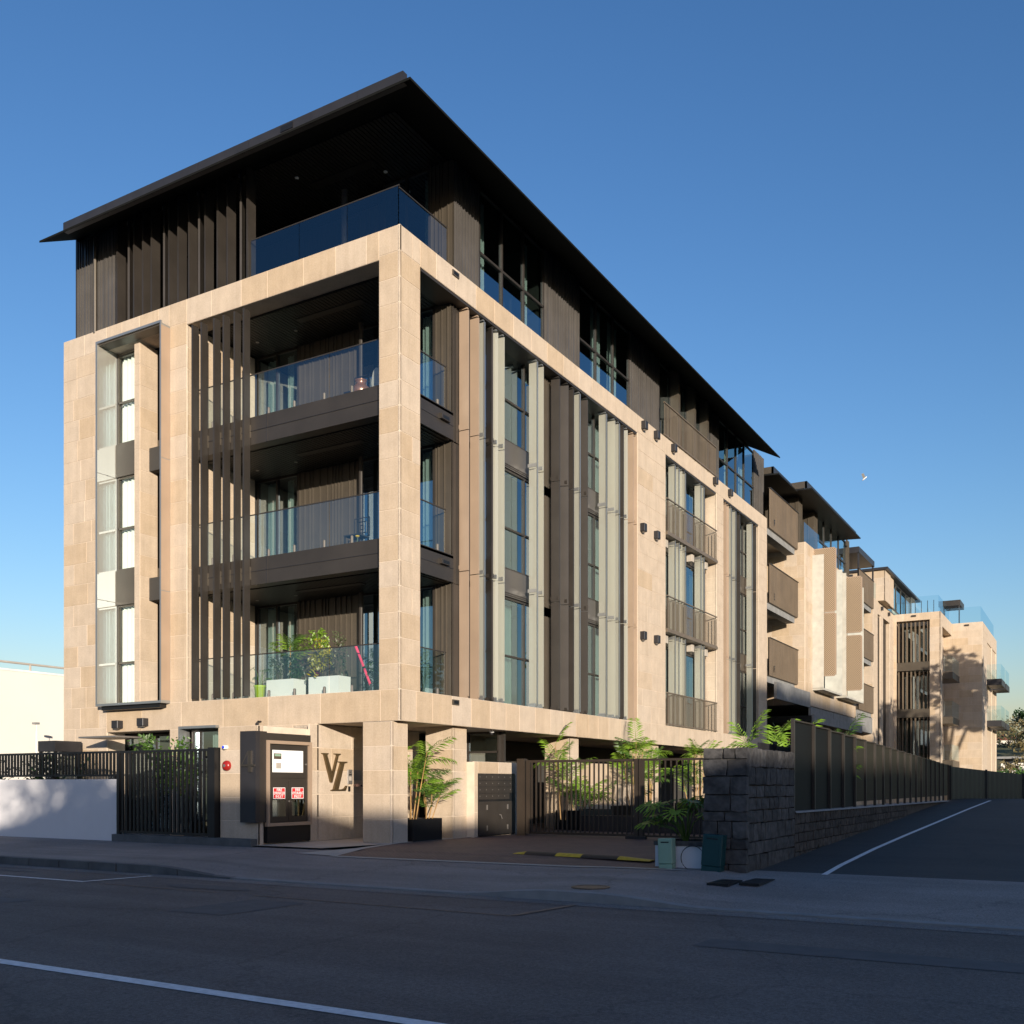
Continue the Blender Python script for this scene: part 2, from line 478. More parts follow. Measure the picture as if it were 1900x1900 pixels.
# facade frames: S = lane side, u runs along +y, w outward +x; F = street front, u runs along x, w outward -y
def SX(x0): return lambda m, u0, u1, w0, w1, z0, z1: m.box(x0 + w0, x0 + w1, u0, u1, z0, z1)
def FY(y0): return lambda m, u0, u1, w0, w1, z0, z1: m.box(u0, u1, y0 - w0, y0 - w1, z0, z1)

# ------------------------------------------------------------------ stone cladding: each panel an object
class Cladder:
    def __init__(s, parent, course=0.553, mat='stone', limit=296):
        s.parent = parent; s.items = []; s.course = course; s.core = MB(); s.mat = mat; s.limit = limit; s.cache = {}
    def face(s, kind, c, u0, u1, z0, z1, out, wide=(0.55, 1.1), vertical=False, seed=0, core=0.05):
        """kind 'x': plane x=c with normal out*X and u=y; kind 'y': plane y=c with normal out*Y and u=x"""
        rnd = random.Random(seed * 31 + int(c * 100) + int(u0 * 10))
        g = 0.012
        if u0 > u1: u0, u1 = u1, u0
        if kind == 'x': s.core.box(c - out * core, c - out * 0.008, u0, u1, z0, z1)
        else: s.core.box(u0, u1, c - out * core, c - out * 0.008, z0, z1)
        rows = 1 if vertical else max(1, round((z1 - z0) / s.course))
        h = (z1 - z0) / rows
        for r in range(rows):
            u = u0
            first = True
            while u < u1 - 0.01:
                w = rnd.uniform(*wide)
                if first and r % 2: w *= 0.55
                first = False
                if u + w > u1 - 0.28: w = u1 - u
                s.items.append((kind, c, u + g / 2, u + w - g / 2, z0 + r * h + g / 2, z0 + (r + 1) * h - g / 2, out))
                u += w
    def finish(s, corename='mortar_backing', coremat='mortar'):
        def size(it):
            k, c, a, b, z0, z1, out = it
            p = Vector((c, (a + b) / 2, (z0 + z1) / 2)) if k == 'x' else Vector(((a + b) / 2, c, (z0 + z1) / 2))
            d = CAM - p
            n = Vector((out, 0, 0)) if k == 'x' else Vector((0, out, 0))
            return (b - a) * (z1 - z0) * max(0, n.dot(d.normalized())) / d.length_squared
        s.items.sort(key=size, reverse=True)
        rest = MB()
        for i, (k, c, a, b, z0, z1, out) in enumerate(s.items):
            th = 0.022
            w, h = round(b - a, 3), round(z1 - z0, 3)
            if i < s.limit:
                key = (w, h)
                if key not in s.cache:
                    me = bpy.data.meshes.new('stone_panel')
                    e = 0.004
                    vs = [(-w / 2, 0, 0), (w / 2, 0, 0), (w / 2, 0, h), (-w / 2, 0, h)]
                    vs += [(-w / 2, -th + e, 0), (w / 2, -th + e, 0), (w / 2, -th + e, h), (-w / 2, -th + e, h)]
                    vs += [(-w / 2 + e, -th, e), (w / 2 - e, -th, e), (w / 2 - e, -th, h - e), (-w / 2 + e, -th, h - e)]
                    fs = [(3, 2, 1, 0)] + [(j, (j + 1) % 4, 4 + (j + 1) % 4, 4 + j) for j in range(4)] + \
                         [(4 + j, 4 + (j + 1) % 4, 8 + (j + 1) % 4, 8 + j) for j in range(4)] + [(8, 9, 10, 11)]
                    me.from_pydata(vs, [], fs)
                    me.materials.append(M[s.mat])
                    s.cache[key] = me
                if k == 'y':
                    loc = ((a + b) / 2, c - out * th, z0); rz = 0 if out < 0 else PI
                else:
                    loc = (c - out * th, (a + b) / 2, z0); rz = PI / 2 if out > 0 else -PI / 2
                place('stone_panel', s.cache[key], s.mat, loc, s.parent, rot=(0, 0, rz))
            else:
                if k == 'y': rest.box(a, b, c - out * th, c, z0, z1)
                else: rest.box(c - out * th, c, a, b, z0, z1)
        if rest.v:
            rest.build('stone_panel_run', s.mat, s.parent, kind='stuff')
        s.core.build(corename, coremat, s.parent)

def bent_curtain(u0, u1, z0, z1, d, kind, amp=0.035, flare=0.0):
    """wavy hanging cloth in a facade frame; returns MB"""
    m = MB()
    n = max(6, int((u1 - u0) / 0.035))
    vs = []
    for j, z in enumerate((z0, z1)):
        for i in range(n + 1):
            t = i / n
            u = u0 + (u1 - u0) * t * (1 + (flare if j == 0 else 0))
            q = d + amp * math.sin(i * 1.55 + 0.6 * math.sin(i * 0.37)) + 0.01 * math.sin(i * 0.9 + j)
            vs.append((q, u, z) if kind == 'x' else (u, q, z))
    m.add(vs, [(i, i + 1, n + 2 + i, n + 1 + i) for i in range(n)])
    return m

def window(parent, kind, c, u0, u1, z0, z1, vm=(), hm=(), curtains=(), fr=0.05, glass='glass', frame='bronze', depth=0.08, cd=0.3):
    """window with frame, panes and curtains; kind 'x' looks to +x, kind 'y' looks to -y"""
    A = SX(c) if kind == 'x' else FY(c)
    f = MB()
    A(f, u0, u1, -depth, 0, z0, z0 + fr); A(f, u0, u1, -depth, 0, z1 - fr, z1)
    A(f, u0, u0 + fr, -depth, 0, z0 + fr, z1 - fr); A(f, u1 - fr, u1, -depth, 0, z0 + fr, z1 - fr)
    for v in vm: A(f, v - fr / 2, v + fr / 2, -depth, 0.004, z0 + fr, z1 - fr)
    edges = [u0] + list(vm) + [u1]
    for h in hm:
        for a, b in zip(edges[:-1], edges[1:]):
            A(f, a + fr / 2, b - fr / 2, -depth, 0, h - fr / 2, h + fr / 2)
    w = f.build('window', frame, parent)
    zs = [z0] + list(hm) + [z1]
    for a, b in zip(edges[:-1], edges[1:]):
        for p, q in zip(zs[:-1], zs[1:]):
            g = MB()
            x0, x1 = a + fr / 2, b - fr / 2
            if kind == 'x': g.add([(c - depth * .5, x0, p), (c - depth * .5, x1, p), (c - depth * .5, x1, q), (c - depth * .5, x0, q)], [(0, 1, 2, 3)])
            else: g.add([(x0, c + depth * .5, p), (x1, c + depth * .5, p), (x1, c + depth * .5, q), (x0, c + depth * .5, q)], [(0, 1, 2, 3)])
            g.build('pane', glass, w)
    sg = -1 if kind == 'x' else 1
    for a, b in curtains:
        bent_curtain(a, b, z0 + 0.03, z1 - 0.03, c + sg * cd, kind).build('curtain', 'curtain', w)
    return w

def ribbed(parent, kind, c, u0, u1, z0, z1, mat='bronze_light', step=0.15, name='ribbed_cladding', seed=1):
    """vertical metal tray cladding with thin standing ribs, one part"""
    A = SX(c) if kind == 'x' else FY(c)
    m = MB()
    A(m, u0, u1, -0.05, 0, z0, z1)
    rnd = random.Random(seed)
    u = u0 + 0.04
    while u < u1 - 0.03:
        A(m, u, u + 0.018, 0.0, 0.03, z0 + .002, z1 - .002)
        u += rnd.choice((step * 0.6, step, step, step * 1.4))
    return m.build(name, mat, parent)

# =================================================================== GROUND
g = MB(); S = 900
g.add([(-S, -S, -0.9), (S, -S, -0.9), (S, S, -0.9), (-S, S, -0.9)], [(0, 1, 2, 3)])
structure('ground', g, 'hill_green')
g = MB()
g.box(-90, 120, -19.6, -5.62, -0.6, -0.25)
structure('road', g, 'asphalt')
g = MB()
g.add([(-90, -5.98, -0.246), (120, -5.98, -0.246), (120, -5.62, -0.243), (-90, -5.62, -0.243)], [(0, 1, 2, 3)])
structure('gutter', g, 'asphalt_old')
g = MB(); g.box(-90, 120, -60, -19.6, -0.6, -0.12)
structure('far_footpath', g, 'footpath')

def kerb_z(x):
    k = -0.108
    def sm(a, b, v):
        t = max(0, min(1, (v - a) / (b - a))); return t * t * (3 - 2 * t)
    drop = sm(-1.0, 0.9, x) - 1.0 * sm(5.2, 6.6, x) * 0.85 + 0.85 * sm(7.3, 8.8, x)
    drop -= sm(19, 21, x)
    return k - 0.118 * max(0, min(1, drop))

def walk_z(x, y):
    t = max(0, min(1, (y + 5.62) / 3.6))
    return kerb_z(x) * (1 - t) + (-0.035 if x < 8 else -0.075) * t
g = MB()
xs = [-60 + i * 3 for i in range(17)] + [-9 + i * 0.3 for i in range(108)] + [24 + i * 6 for i in range(15)]
ys = [-5.62, -5.3, -4.8, -4.2, -3.4, -2.6, -2.0, -1.8]
vs = [(x, y, walk_z(x, y)) for y in ys for x in xs]
n = len(xs)
fs = [(j * n + i, j * n + i + 1, (j + 1) * n + i + 1, (j + 1) * n + i) for j in range(len(ys) - 1) for i in range(n - 1)]
g.add(vs, fs)
fp = g.build('footpath', 'footpath', None, smooth=True, kind='structure')
# kerb stones as pieces of the footpath
kx = -12.6
rk = random.Random(3)
while kx < 0.9:
    w = rk.uniform(0.65, 1.0)
    x1 = min(kx + w, 0.9)
    m = MB()
    for s_ in range(4):
        a = kx + 0.012 + (x1 - kx - 0.024) * s_ / 4; b = kx + 0.012 + (x1 - kx - 0.024) * (s_ + 1) / 4
        za, zb = kerb_z(a) + 0.006, kerb_z(b) + 0.006
        ja, jb = -5.66 + rk.uniform(-.012, .012), -5.66 + rk.uniform(-.012, .012)
        if s_ == 0: pj, pz = ja, za
        m.add([(a, pj, -0.26), (b, jb, -0.26), (b, -5.5, -0.26), (a, -5.5, -0.26), (a, pj, za), (b, jb, zb), (b, -5.5, zb), (a, -5.5, za)],
              [(4, 5, 6, 7), (0, 1, 5, 4)] + ([(0, 4, 7, 3)] if s_ == 0 else []) + ([(1, 2, 6, 5)] if s_ == 3 else []))
        pj = jb
    m.build('kerb_stone', 'concrete_dark', fp)
    kx = x1
g = MB()
seg = [0.9 + i * 0.4 for i in range(48)]
for a, b in zip(seg[:-1], seg[1:]):
    za, zb = kerb_z(a) + 0.004, kerb_z(b) + 0.004
    g.add([(a, -5.66, -0.26), (b, -5.66, -0.26), (b, -5.66, zb), (a, -5.66, za), (a, -5.5, za + 0.004), (b, -5.5, zb + 0.004)], [(0, 1, 2, 3), (3, 2, 5, 4)])
g.build('kerb_edge', 'concrete', fp)
g = MB(); g.box(-90, -12.6, -5.66, -5.5, -0.26, -0.1); g.build('kerb_edge', 'concrete_dark', fp)

# driveway, forecourt and yard
def dz(x, y): return walk_z(x, y) + 0.007 if y <= -1.8 else -0.006 + 0.004 * min(1, y + 1.8)
g = MB(); dys = [-2.72, -2.4, -2.1, -1.8, -1.6]; dx0 = [0.55, 0.47, 0.40, 0.33, 0.28]
vs = []
for y, xa in zip(dys, dx0):
    for k in range(9): vs.append((xa + (7.0 - xa) * k / 8, y + .1 * k / 8 * (y < -2.5), dz(xa + (7.0 - xa) * k / 8, y)))
g.add(vs, [(r_ * 9 + k, r_ * 9 + k + 1, r_ * 9 + k + 10, r_ * 9 + k + 9) for r_ in range(4) for k in range(8)])
g.add([(0.28, -1.6, -0.0052), (7.0, -1.6, -0.0052), (7.0, 26, 0.004), (-3.0, 26, 0.004), (-3.0, 2.4, 0.004), (-0.2, 2.4, 0.004), (-0.15, -0.1, 0.002)], [(0, 1, 2, 3, 4, 5, 6)])
structure('driveway', g, 'paving_brick')
g = MB(); g.add([(-0.40, -2.76, dz(-.4, -2.76) + .004), (0.6, -2.75, dz(.6, -2.75) + .004), (0.34, -1.6, .002), (0.1, -1.6, .002)], [(0, 1, 2, 3)])
g.add([(0.1, -1.6, .002), (0.34, -1.6, .002), (-0.06, 0.1, 0.013), (-0.2, 0.1, 0.013)], [(0, 1, 2, 3)])
for k in range(14):
    xa, xb = .5 + k * .49, .5 + (k + 1) * .49; ya, yb = -2.72 + .01 * k, -2.72 + .01 * (k + 1)
    g.add([(xa, ya - .14, dz(xa, ya - .14) + .003), (xb, yb - .14, dz(xb, yb - .14) + .003), (xb, yb, dz(xb, yb) + .003), (xa, ya, dz(xa, ya) + .003)], [(0, 1, 2, 3)])
structure('driveway_border', g, 'concrete_pale')
g = MB(); g.add([(-2.3, -1.95, 0.002), (-0.45, -1.95, 0.002), (-0.08, 0.0, 0.010), (-0.08, 4, 0.010), (-2.3, 4, 0.010)], [(0, 1, 2, 3, 4)])
structure('entry_paving', g, 'paving_cream')
g = MB(); g.box(-11.3, -3.0, 4.2, 27, -0.4, 0.0); g.box(-60, -3.0, -1.7, 27, -0.4, -0.02)
structure('podium_ground', g, 'concrete')

# lane
def lane_z(y):
    if y < -2: return -0.085
    return -0.085 + 0.0 * (y + 2) + 0.034 * max(0, y + 1.5) ** 1.0 * (1 if y > -1.5 else 0) if y < 23 else -0.085 + 0.034 * 24.5 - 0.03 * (y - 23)
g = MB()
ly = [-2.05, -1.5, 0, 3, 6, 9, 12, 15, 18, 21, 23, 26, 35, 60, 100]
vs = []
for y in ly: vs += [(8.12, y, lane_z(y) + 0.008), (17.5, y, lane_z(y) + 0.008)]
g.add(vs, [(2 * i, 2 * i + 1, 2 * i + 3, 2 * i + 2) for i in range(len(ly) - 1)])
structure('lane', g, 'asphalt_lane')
g = MB()
pl = [(9.24, -2.04), (9.15, -0.5), (9.12, 2.4), (9.15, 5.7), (9.22, 10), (9.32, 16.4), (9.45, 21.5)]
for (xa, ya), (xb, yb) in zip(pl[:-1], pl[1:]):
    g.add([(xa, ya, lane_z(ya) + 0.014), (xa + .09, ya, lane_z(ya) + 0.014), (xb + .09, yb, lane_z(yb) + 0.014), (xb, yb, lane_z(yb) + 0.014)], [(0, 1, 2, 3)])
structure('lane_edge_line', g, 'road_white')
g = MB(); g.box(17.5, 24, -1.8, 60, -0.4, 0.12)
structure('verge', g, 'hill_green')

# road markings
def stripe(pts, w, z, mat, name):
    m = MB()
    for (a, b), (c, d) in zip(pts[:-1], pts[1:]):
        v = Vector((c - a, d - b)); nn = Vector((-v.y, v.x)).normalized() * w / 2
        m.add([(a - nn.x, b - nn.y, z), (c - nn.x, d - nn.y, z), (c + nn.x, d + nn.y, z), (a + nn.x, b + nn.y, z)], [(0, 1, 2, 3)])
    return structure(name, m, mat)
stripe([(-40, -11.95), (60, -11.95)], 0.135, -0.245, 'road_white', 'centre_line')
stripe([(-30, -7.08), (-0.75, -7.08)], 0.085, -0.245, 'road_white', 'parking_line')
stripe([(-0.76, -7.09), (-0.62, -5.92)], 0.085, -0.241, 'road_white', 'parking_line')
stripe([(-0.2, -7.12), (2.2, -7.14)], 0.05, -0.245, 'road_orange', 'faded_marking')
stripe([(2.9, -7.15), (7.0, -7.22)], 0.05, -0.245, 'road_orange', 'faded_marking')
stripe([(7.0, -7.2), (7.15, -5.95)], 0.09, -0.241, 'road_orange', 'faded_marking')
g = MB()
import itertools
def blob(cx, cy, rx, ry, z, n=22, seed=0):
    q = random.Random(seed)
    return [(cx + rx * math.cos(2 * PI * i / n) * q.uniform(.85, 1.1), cy + ry * math.sin(2 * PI * i / n) * q.uniform(.85, 1.1), z) for i in range(n)]
for i, (cx, cy, rx, ry) in enumerate(((1.55, -6.72, 0.85, 0.22), (-3.6, -6.4, 0.6, 0.12), (6.9, -5.2, 0.4, 0.1))):
    b = blob(cx, cy, rx, ry, -0.244 if cy < -5.7 else -9, seed=i)
    g.add(b, [tuple(range(len(b)))])
structure('road_patch', g, 'road_patch')

g = MB()
for (xa, xb, ya, yb) in ((-3.5, 0.8, -9.6, -9.0), (3.2, 4.1, -8.9, -7.5), (9.5, 13.5, -8.2, -7.7)):
    g.add([(xa, ya, -.2462), (xb, ya + .05, -.2462), (xb + .05, yb, -.2462), (xa + .03, yb, -.2462)], [(0, 1, 2, 3)])
structure('asphalt_repair', g, 'road_patch')
g = MB(); rl = random.Random(12)
for i in range(260):
    x = rl.uniform(-10, 16); y = -5.75 + abs(rl.gauss(0, .12)) * -1 if i % 2 else rl.uniform(-5.4, -2.2)
    z = (-.236 if y < -5.7 else walk_z(x, y) + .008); a = rl.uniform(0, 6.28); q = rl.uniform(.012, .03)
    if y >= -5.7 and y < -5.45: continue
    u = Vector((math.cos(a), math.sin(a), rl.uniform(0, .4))) * q; w = Vector((-math.sin(a), math.cos(a), 0)) * q * .45; p = Vector((x, y, z))
    g.add([p - u, p - w, p + u, p + w], [(0, 1, 2, 3)])
o = g.build('leaf_litter', 'leaf_dry'); o['kind'] = 'stuff'; o['label'] = 'dry leaves scattered along the gutter and footpath'; o['category'] = 'leaf litter'
# speed hump
t = thing('speed_hump', 'yellow and black rubber speed hump across the brick driveway', 'speed hump', (5.05, -1.55, 0))
hx0, hx1, hy0, hy1 = 3.6, 6.45, -1.27, -1.72
cuts = [0, .09, .33, .52, .78, 1.0]
for i in range(5):
    a, b = cuts[i], cuts[i + 1]
    m = MB()
    prof = [(-0.15, 0.0), (-0.09, 0.035), (-0.03, 0.05), (0.03, 0.05), (0.09, 0.035), (0.15, 0.0)]
    for (ta, tb) in ((a, b),):
        P = []
        for tt in (ta, tb):
            x = hx0 + (hx1 - hx0) * tt; y = hy0 + (hy1 - hy0) * tt
            e = 0.25 if tt in (0, 1.0) else 1.0
            for dy, dz in prof: P.append((x, y + dy, 0.002 + dz * e))
        m.add(P, [(k, k + 1, 7 + k, 6 + k) for k in range(5)] + [(0, 1, 2, 3, 4, 5), (6, 7, 8, 9, 10, 11)])
    m.build('segment', 'hump_yellow' if i % 2 == 0 else 'rubber', t)
m = MB(); m.add([(x + hx0 - .0, y, z) for x, y, z in []], [])

# covers
def disc(cx, cy, r, z, h, n=28):
    m = MB(); m.lathe((cx, cy, z), [(r, 0), (r, h), (r * .86, h), (r * .85, h - .006), (0.01, h - .006)], n); return m
mz = walk_z(7.0, -5.1)
tag(disc(6.95, -5.08, 0.26, mz - 0.02, 0.032).build('manhole_cover', 'iron'), 'round rusty iron manhole cover in the footpath', 'manhole cover')
for (x0, x1, y0, y1, lb) in ((8.12, 8.42, -3.85, -3.2, 'dark rectangular pit cover on the footpath nearer the green boxes'),
                             (8.5, 8.78, -3.62, -2.85, 'dark rectangular pit cover in front of the stone pier corner')):
    z = max(walk_z(x, y) for x in (x0, x1) for y in (y0, y1))
    o = tag(MB().box(x0, x1, y0, y1, z - 0.02, z + 0.012).build('pit_cover', 'black_metal'), lb, 'pit cover', 'pit covers by the stone pier')

# =================================================================== MAIN APARTMENT BLOCK
ZB, ZT = 2.62, 13.14
FLOORS = (3.28, 6.60, 9.93)
SL = ((5.97, 6.60), (9.28, 9.93))
main = thing('apartment_block', 'nearest cream stone apartment block with dark overhanging roof at the street corner', 'apartment building', (-5, 12, 0))
cl = Cladder(main)
XL = -11.22
# street front
cl.face('y', 0, XL, -9.46, 0.55, ZT, -1, seed=1)
cl.face('y', 0, -9.46, -7.1, 12.62, ZT, -1, seed=2)
cl.face('y', 0, -7.1, -6.48, 3.29, ZT, -1, wide=(0.8, 0.9), seed=3)
cl.face('y', 0, -6.48, -0.56, 12.52, ZT, -1, wide=(0.7, 1.2), vertical=True, seed=4)
cl.face('y', 0, -0.56, -0.0, 3.29, ZT, -1, wide=(0.6, 0.7), seed=5)
cl.face('y', 0, -9.46, 0.0, ZB, 3.29, -1, wide=(1.1, 1.7), vertical=True, seed=6)
cl.face('y', 0, XL, -10.54, 0, 0.55, -1, seed=7)
cl.face('y', 0, -7.08, -6.62, 0, ZB, -1, wide=(0.6, 0.7), seed=8)
cl.face('y', 0, -5.4, -2.3, 0, ZB, -1, wide=(0.9, 1.3), seed=9)
# lane side
cl.face('x', 0, 0.0, 0.74, 3.29, ZT, 1, wide=(0.8, 0.9), seed=11)
cl.face('x', 0, 0.74, 12.65, 12.56, ZT, 1, wide=(0.6, 0.95), vertical=True, seed=12)
cl.face('x', 0, 0.0, 27.13, ZB, 3.29, 1, wide=(0.5, 0.85), vertical=True, seed=13)
cl.face('x', 0, 12.65, 15.05, 3.29, ZT, 1, wide=(0.7, 1.3), seed=14)
cl.face('x', 0, 15.05, 27.13, 12.56, ZT, 1, wide=(0.6, 0.95), vertical=True, seed=15)
cl.face('x', 0, 20.35, 21.15, 3.29, 12.56, 1, wide=(0.8, 0.9), seed=16)
cl.face('x', 0, 25.9, 27.13, 3.29, 12.56, 1, wide=(0.6, 0.9), seed=17)
# returns
cl.face('x', -6.48, 0.03, 2.3, 3.29, 12.52, 1, wide=(0.9, 1.3), seed=18)
cl.face('y', 15.05, -0.5, -0.03, 3.29, 12.56, 1, wide=(0.6, 0.7), seed=19)
cl.face('y', 20.35, -0.5, -0.03, 3.29, 12.56, -1, wide=(0.6, 0.7), seed=20)
cl.face('y', 25.9, -0.5, -0.03, 3.29, 12.56, -1, wide=(0.6, 0.7), seed=21)
cl.face('y', 12.65, -0.5, -0.03, 3.29, 12.56, -1, wide=(0.6, 0.7), seed=22)
# fin in the bay window
cl.face('y', 0.05, -8.45, -8.25, 3.34, 12.5, -1, wide=(0.3, 0.3), seed=23, core=0.01)
cl.face('x', -8.25, 0.07, 0.62, 3.34, 12.5, 1, wide=(0.6, 0.7), seed=24, core=0.03)
# ground floor piers
for i, y in enumerate((0.0, 2.34, 8.25, 14.27, 20.3, 25.5)):
    w = (0.57, 0.58, 0.6, 0.65, 0.7, 0.8)[i]
    cl.face('x', -0.21, y, y + w, 0.0, ZB - 0.01, 1, wide=(1.2, 1.3), seed=30 + i)
    cl.face('y', y, -1.0, -0.21, 0.0, ZB - 0.01, -1, wide=(1.2, 1.3), seed=40 + i)
    cl.core.box(-1.0, -0.26, y + 0.05, y + w, 0, ZB - 0.02)
# VL wall and projecting entry wall
cl.face('x', -2.3, -0.24, 3.9, 0.0, ZB - .01, 1, wide=(1.3, 1.5), seed=50)
cl.face('x', -2.3, -1.82, -1.66, 0.0, 2.49, 1, wide=(0.4, 0.5), seed=51)
cl.face('y', -1.82, -3.4, -2.3, 0.0, 2.49, -1, wide=(1.2, 1.3), seed=52)
cl.core.box(-3.4, -2.36, -1.77, -0.05, 0, 2.49)
cl.core.box(-3.0, -2.36, 0.0, 3.9, 0, ZB - .02)
cl.face('x', -0.32, 8.9, 13.6, 0.0, 1.9, 1, wide=(0.9, 1.2), seed=53)
cl.core.box(-0.02, -0.002, 0.002, 0.02, ZB, ZT)
for y in (0.0, 2.34, 8.25, 14.27, 20.3, 25.5): cl.core.box(-0.23, -0.212, y + 0.002, y + 0.02, 0, ZB - .01)
cl.core.box(-2.32, -2.302, -1.818, -1.80, 0, 2.49)
cl.finish()
# beams' solid bodies (soffits, tops)
m = MB()
m.box(XL, -0.06, 0.05, 0.6, 12.56, ZT - .004); m.box(-0.6, -0.05, 0.6, 27.1, 12.58, ZT - .004)
m.box(XL, -0.06, 0.05, 6.0, ZB + .004, 3.28); m.box(-6.0, -0.05, 6.0, 27.1, ZB + .004, 3.28)
m.box(XL + .0, -9.5, 0.05, 0.6, 0.0, 12.56); m.box(-7.05, -6.55, 0.05, 0.55, 3.29, 12.55)
m.box(-0.54, -0.06, 0.05, 0.70, 3.29, 12.56); m.box(-0.5, -0.055, 12.7, 15.0, 3.29, 12.57)
m.box(-0.5, -0.055, 20.4, 21.1, 3.29, 12.57); m.box(-0.5, -0.055, 25.95, 27.1, 3.29, 12.57)
m.box(XL, XL + .3, 0.6, 27.1, 0.0, ZT - .004); m.box(-11.2, -0.06, 26.8, 27.12, 0, ZT - .004)
m.build('stone_frame', 'stone_plain', main)
# undercroft
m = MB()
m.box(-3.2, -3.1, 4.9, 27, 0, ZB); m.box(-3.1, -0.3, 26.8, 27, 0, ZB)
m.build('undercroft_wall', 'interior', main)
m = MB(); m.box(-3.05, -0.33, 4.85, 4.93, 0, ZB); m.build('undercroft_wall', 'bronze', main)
window(main, 'y', 4.8, -2.3, -0.45, 0.0, ZB, vm=(-1.4,), hm=(2.1,))
# floors and dark rooms
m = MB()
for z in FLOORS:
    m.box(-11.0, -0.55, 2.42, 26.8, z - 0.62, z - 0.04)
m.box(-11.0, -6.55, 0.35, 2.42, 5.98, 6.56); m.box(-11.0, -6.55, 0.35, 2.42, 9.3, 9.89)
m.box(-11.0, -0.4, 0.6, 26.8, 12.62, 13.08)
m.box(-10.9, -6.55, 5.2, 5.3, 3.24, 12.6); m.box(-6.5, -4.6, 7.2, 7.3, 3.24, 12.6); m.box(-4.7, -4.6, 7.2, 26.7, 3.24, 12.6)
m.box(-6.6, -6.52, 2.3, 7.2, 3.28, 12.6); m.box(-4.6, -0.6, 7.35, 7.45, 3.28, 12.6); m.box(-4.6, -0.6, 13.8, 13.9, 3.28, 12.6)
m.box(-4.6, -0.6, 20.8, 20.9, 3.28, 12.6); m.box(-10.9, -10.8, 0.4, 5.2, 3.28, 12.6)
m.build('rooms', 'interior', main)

# --- bay window on the street front
m = MB()
m.box(-9.52, -9.46, -0.29, 0.34, 3.33, 12.6); m.box(-7.1, -7.06, -0.29, -0.0, 3.33, 12.6)
m.box(-9.52, -7.06, -0.29, -0.25, 12.6, 12.66); m.box(-9.52, -7.06, -0.29, 0.0, 3.27, 3.33)
bay = m.build('bay_surround', 'fin_edge', main)
m = MB(); m.box(-9.46, -7.1, -0.25, 0.3, 12.56, 12.60); m.build('bay_soffit', 'bronze_light', bay)
m = MB(); m.box(-9.4, -7.2, -0.2, -0.0, 3.17, 3.265); m.build('bay_drip', 'black_metal', bay)
for z0, z1 in ((3.34, 6.02), (6.04, 9.28), (9.30, 12.55)):
    m = MB(); m.box(-9.455, -9.445, -0.285, 0.3, z0, z1); m.build('reveal_glass', 'glass_reveal', bay)
    m = MB(); m.box(-7.058, -7.048, -0.285, -0.01, z0, z1); m.build('reveal_glass', 'tan_bronze_and_reflection', bay)
for z0, z1 in ((3.34, 5.95), (6.85, 9.3), (10.15, 12.5)):
    window(main, 'y', 0.32, -9.44, -8.5, z0, z1, vm=(), hm=(z0 + 1.1,), curtains=((-9.42, -8.5),), frame='bronze_light', cd=0.14, glass='glass_clear')
    ribbed(main, 'y', 0.62, -8.2, -7.1, z0, z1, 'bronze', 0.3, seed=int(z0))
m = MB()
for z0, z1 in ((5.95, 6.85), (9.3, 10.15)):
    m.box(-9.44, -8.46, 0.27, 0.4, z0, z1); m.box(-8.2, -7.1, 0.57, 0.66, z0, z1)
m.build('spandrel', 'bronze_light', main)

# --- corner balconies
def louvre(kind, mat, ang, loc, L, wid=0.26, th=0.045, parent=main, name='louvre_blade'):
    key = (name, round(L, 2), wid, th, mat)
    if key not in LV:
        me = bpy.data.meshes.new(name)
        b = MB().box(-wid / 2, wid / 2, -th / 2, th / 2, 0, L)
        me.from_pydata(b.v, [], b.f); me.materials.append(M[mat]); LV[key] = me
    return place(name, LV[key], mat, loc, parent, rot=(0, 0, ang))
LV = {}
for (z0, z1), fl in zip(SL, FLOORS[1:]):
    m = MB()
    m.box(-6.46, -0.56, 0.18, 0.22, z0, z1); m.box(-0.24, -0.20, 0.70, 2.33, z0, z1)
    m.box(-6.46, -0.2, 0.22, 2.33, z1 - 0.08, z1 - 0.02); m.box(-0.56, -0.24, 0.18, 0.3, z0, z1)
    bal = m.build('balcony', 'bronze', main)
    m = MB(); m.box(-6.46, -0.24, 0.165, 0.18, (z0 + z1) / 2 - .006, (z0 + z1) / 2 + .006); m.box(-0.20, -0.19, 0.75, 2.33, (z0 + z1) / 2 - .006, (z0 + z1) / 2 + .006)
    m.box(-4.0, -3.985, 0.165, 0.18, z0, z1)
    m.build('fascia_joint', 'charcoal', bal)
def balcony_ceiling(zc, x0, x1, y0, y1, parent):
    m = MB(); m.box(x0, x1, y0, y1, zc, zc + 0.05)
    x = x0 + 0.03
    while x < x1 - 0.1:
        m.box(x, x + 0.085, y0 + .02, y1 - .02, zc - 0.018, zc - .0005); x += 0.105
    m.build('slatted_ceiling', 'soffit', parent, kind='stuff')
    m = MB(); m.box(x0 + 2.4, x0 + 4.4, 1.15, 1.35, zc - 0.03, zc - 0.019); m.build('slot_diffuser', 'black_metal', parent)
    for dx in (0.7, 2.0, 4.6):
        MB().lathe((x0 + dx, 1.6, zc - 0.03), [(0.045, 0), (0.045, 0.012)], 12).build('downlight', 'steel', parent)
balcony_ceiling(5.97, -6.4, -0.3, 0.5, 2.3, main)
balcony_ceiling(9.28, -6.4, -0.3, 0.5, 2.3, main)
balcony_ceiling(12.54, -6.4, -0.3, 0.6, 2.3, main)
for zc in (5.97, 9.28): MB().box(-6.46, -0.24, 0.22, 0.5, zc + .002, zc + .04).build('ceiling_edge', 'bronze', main)
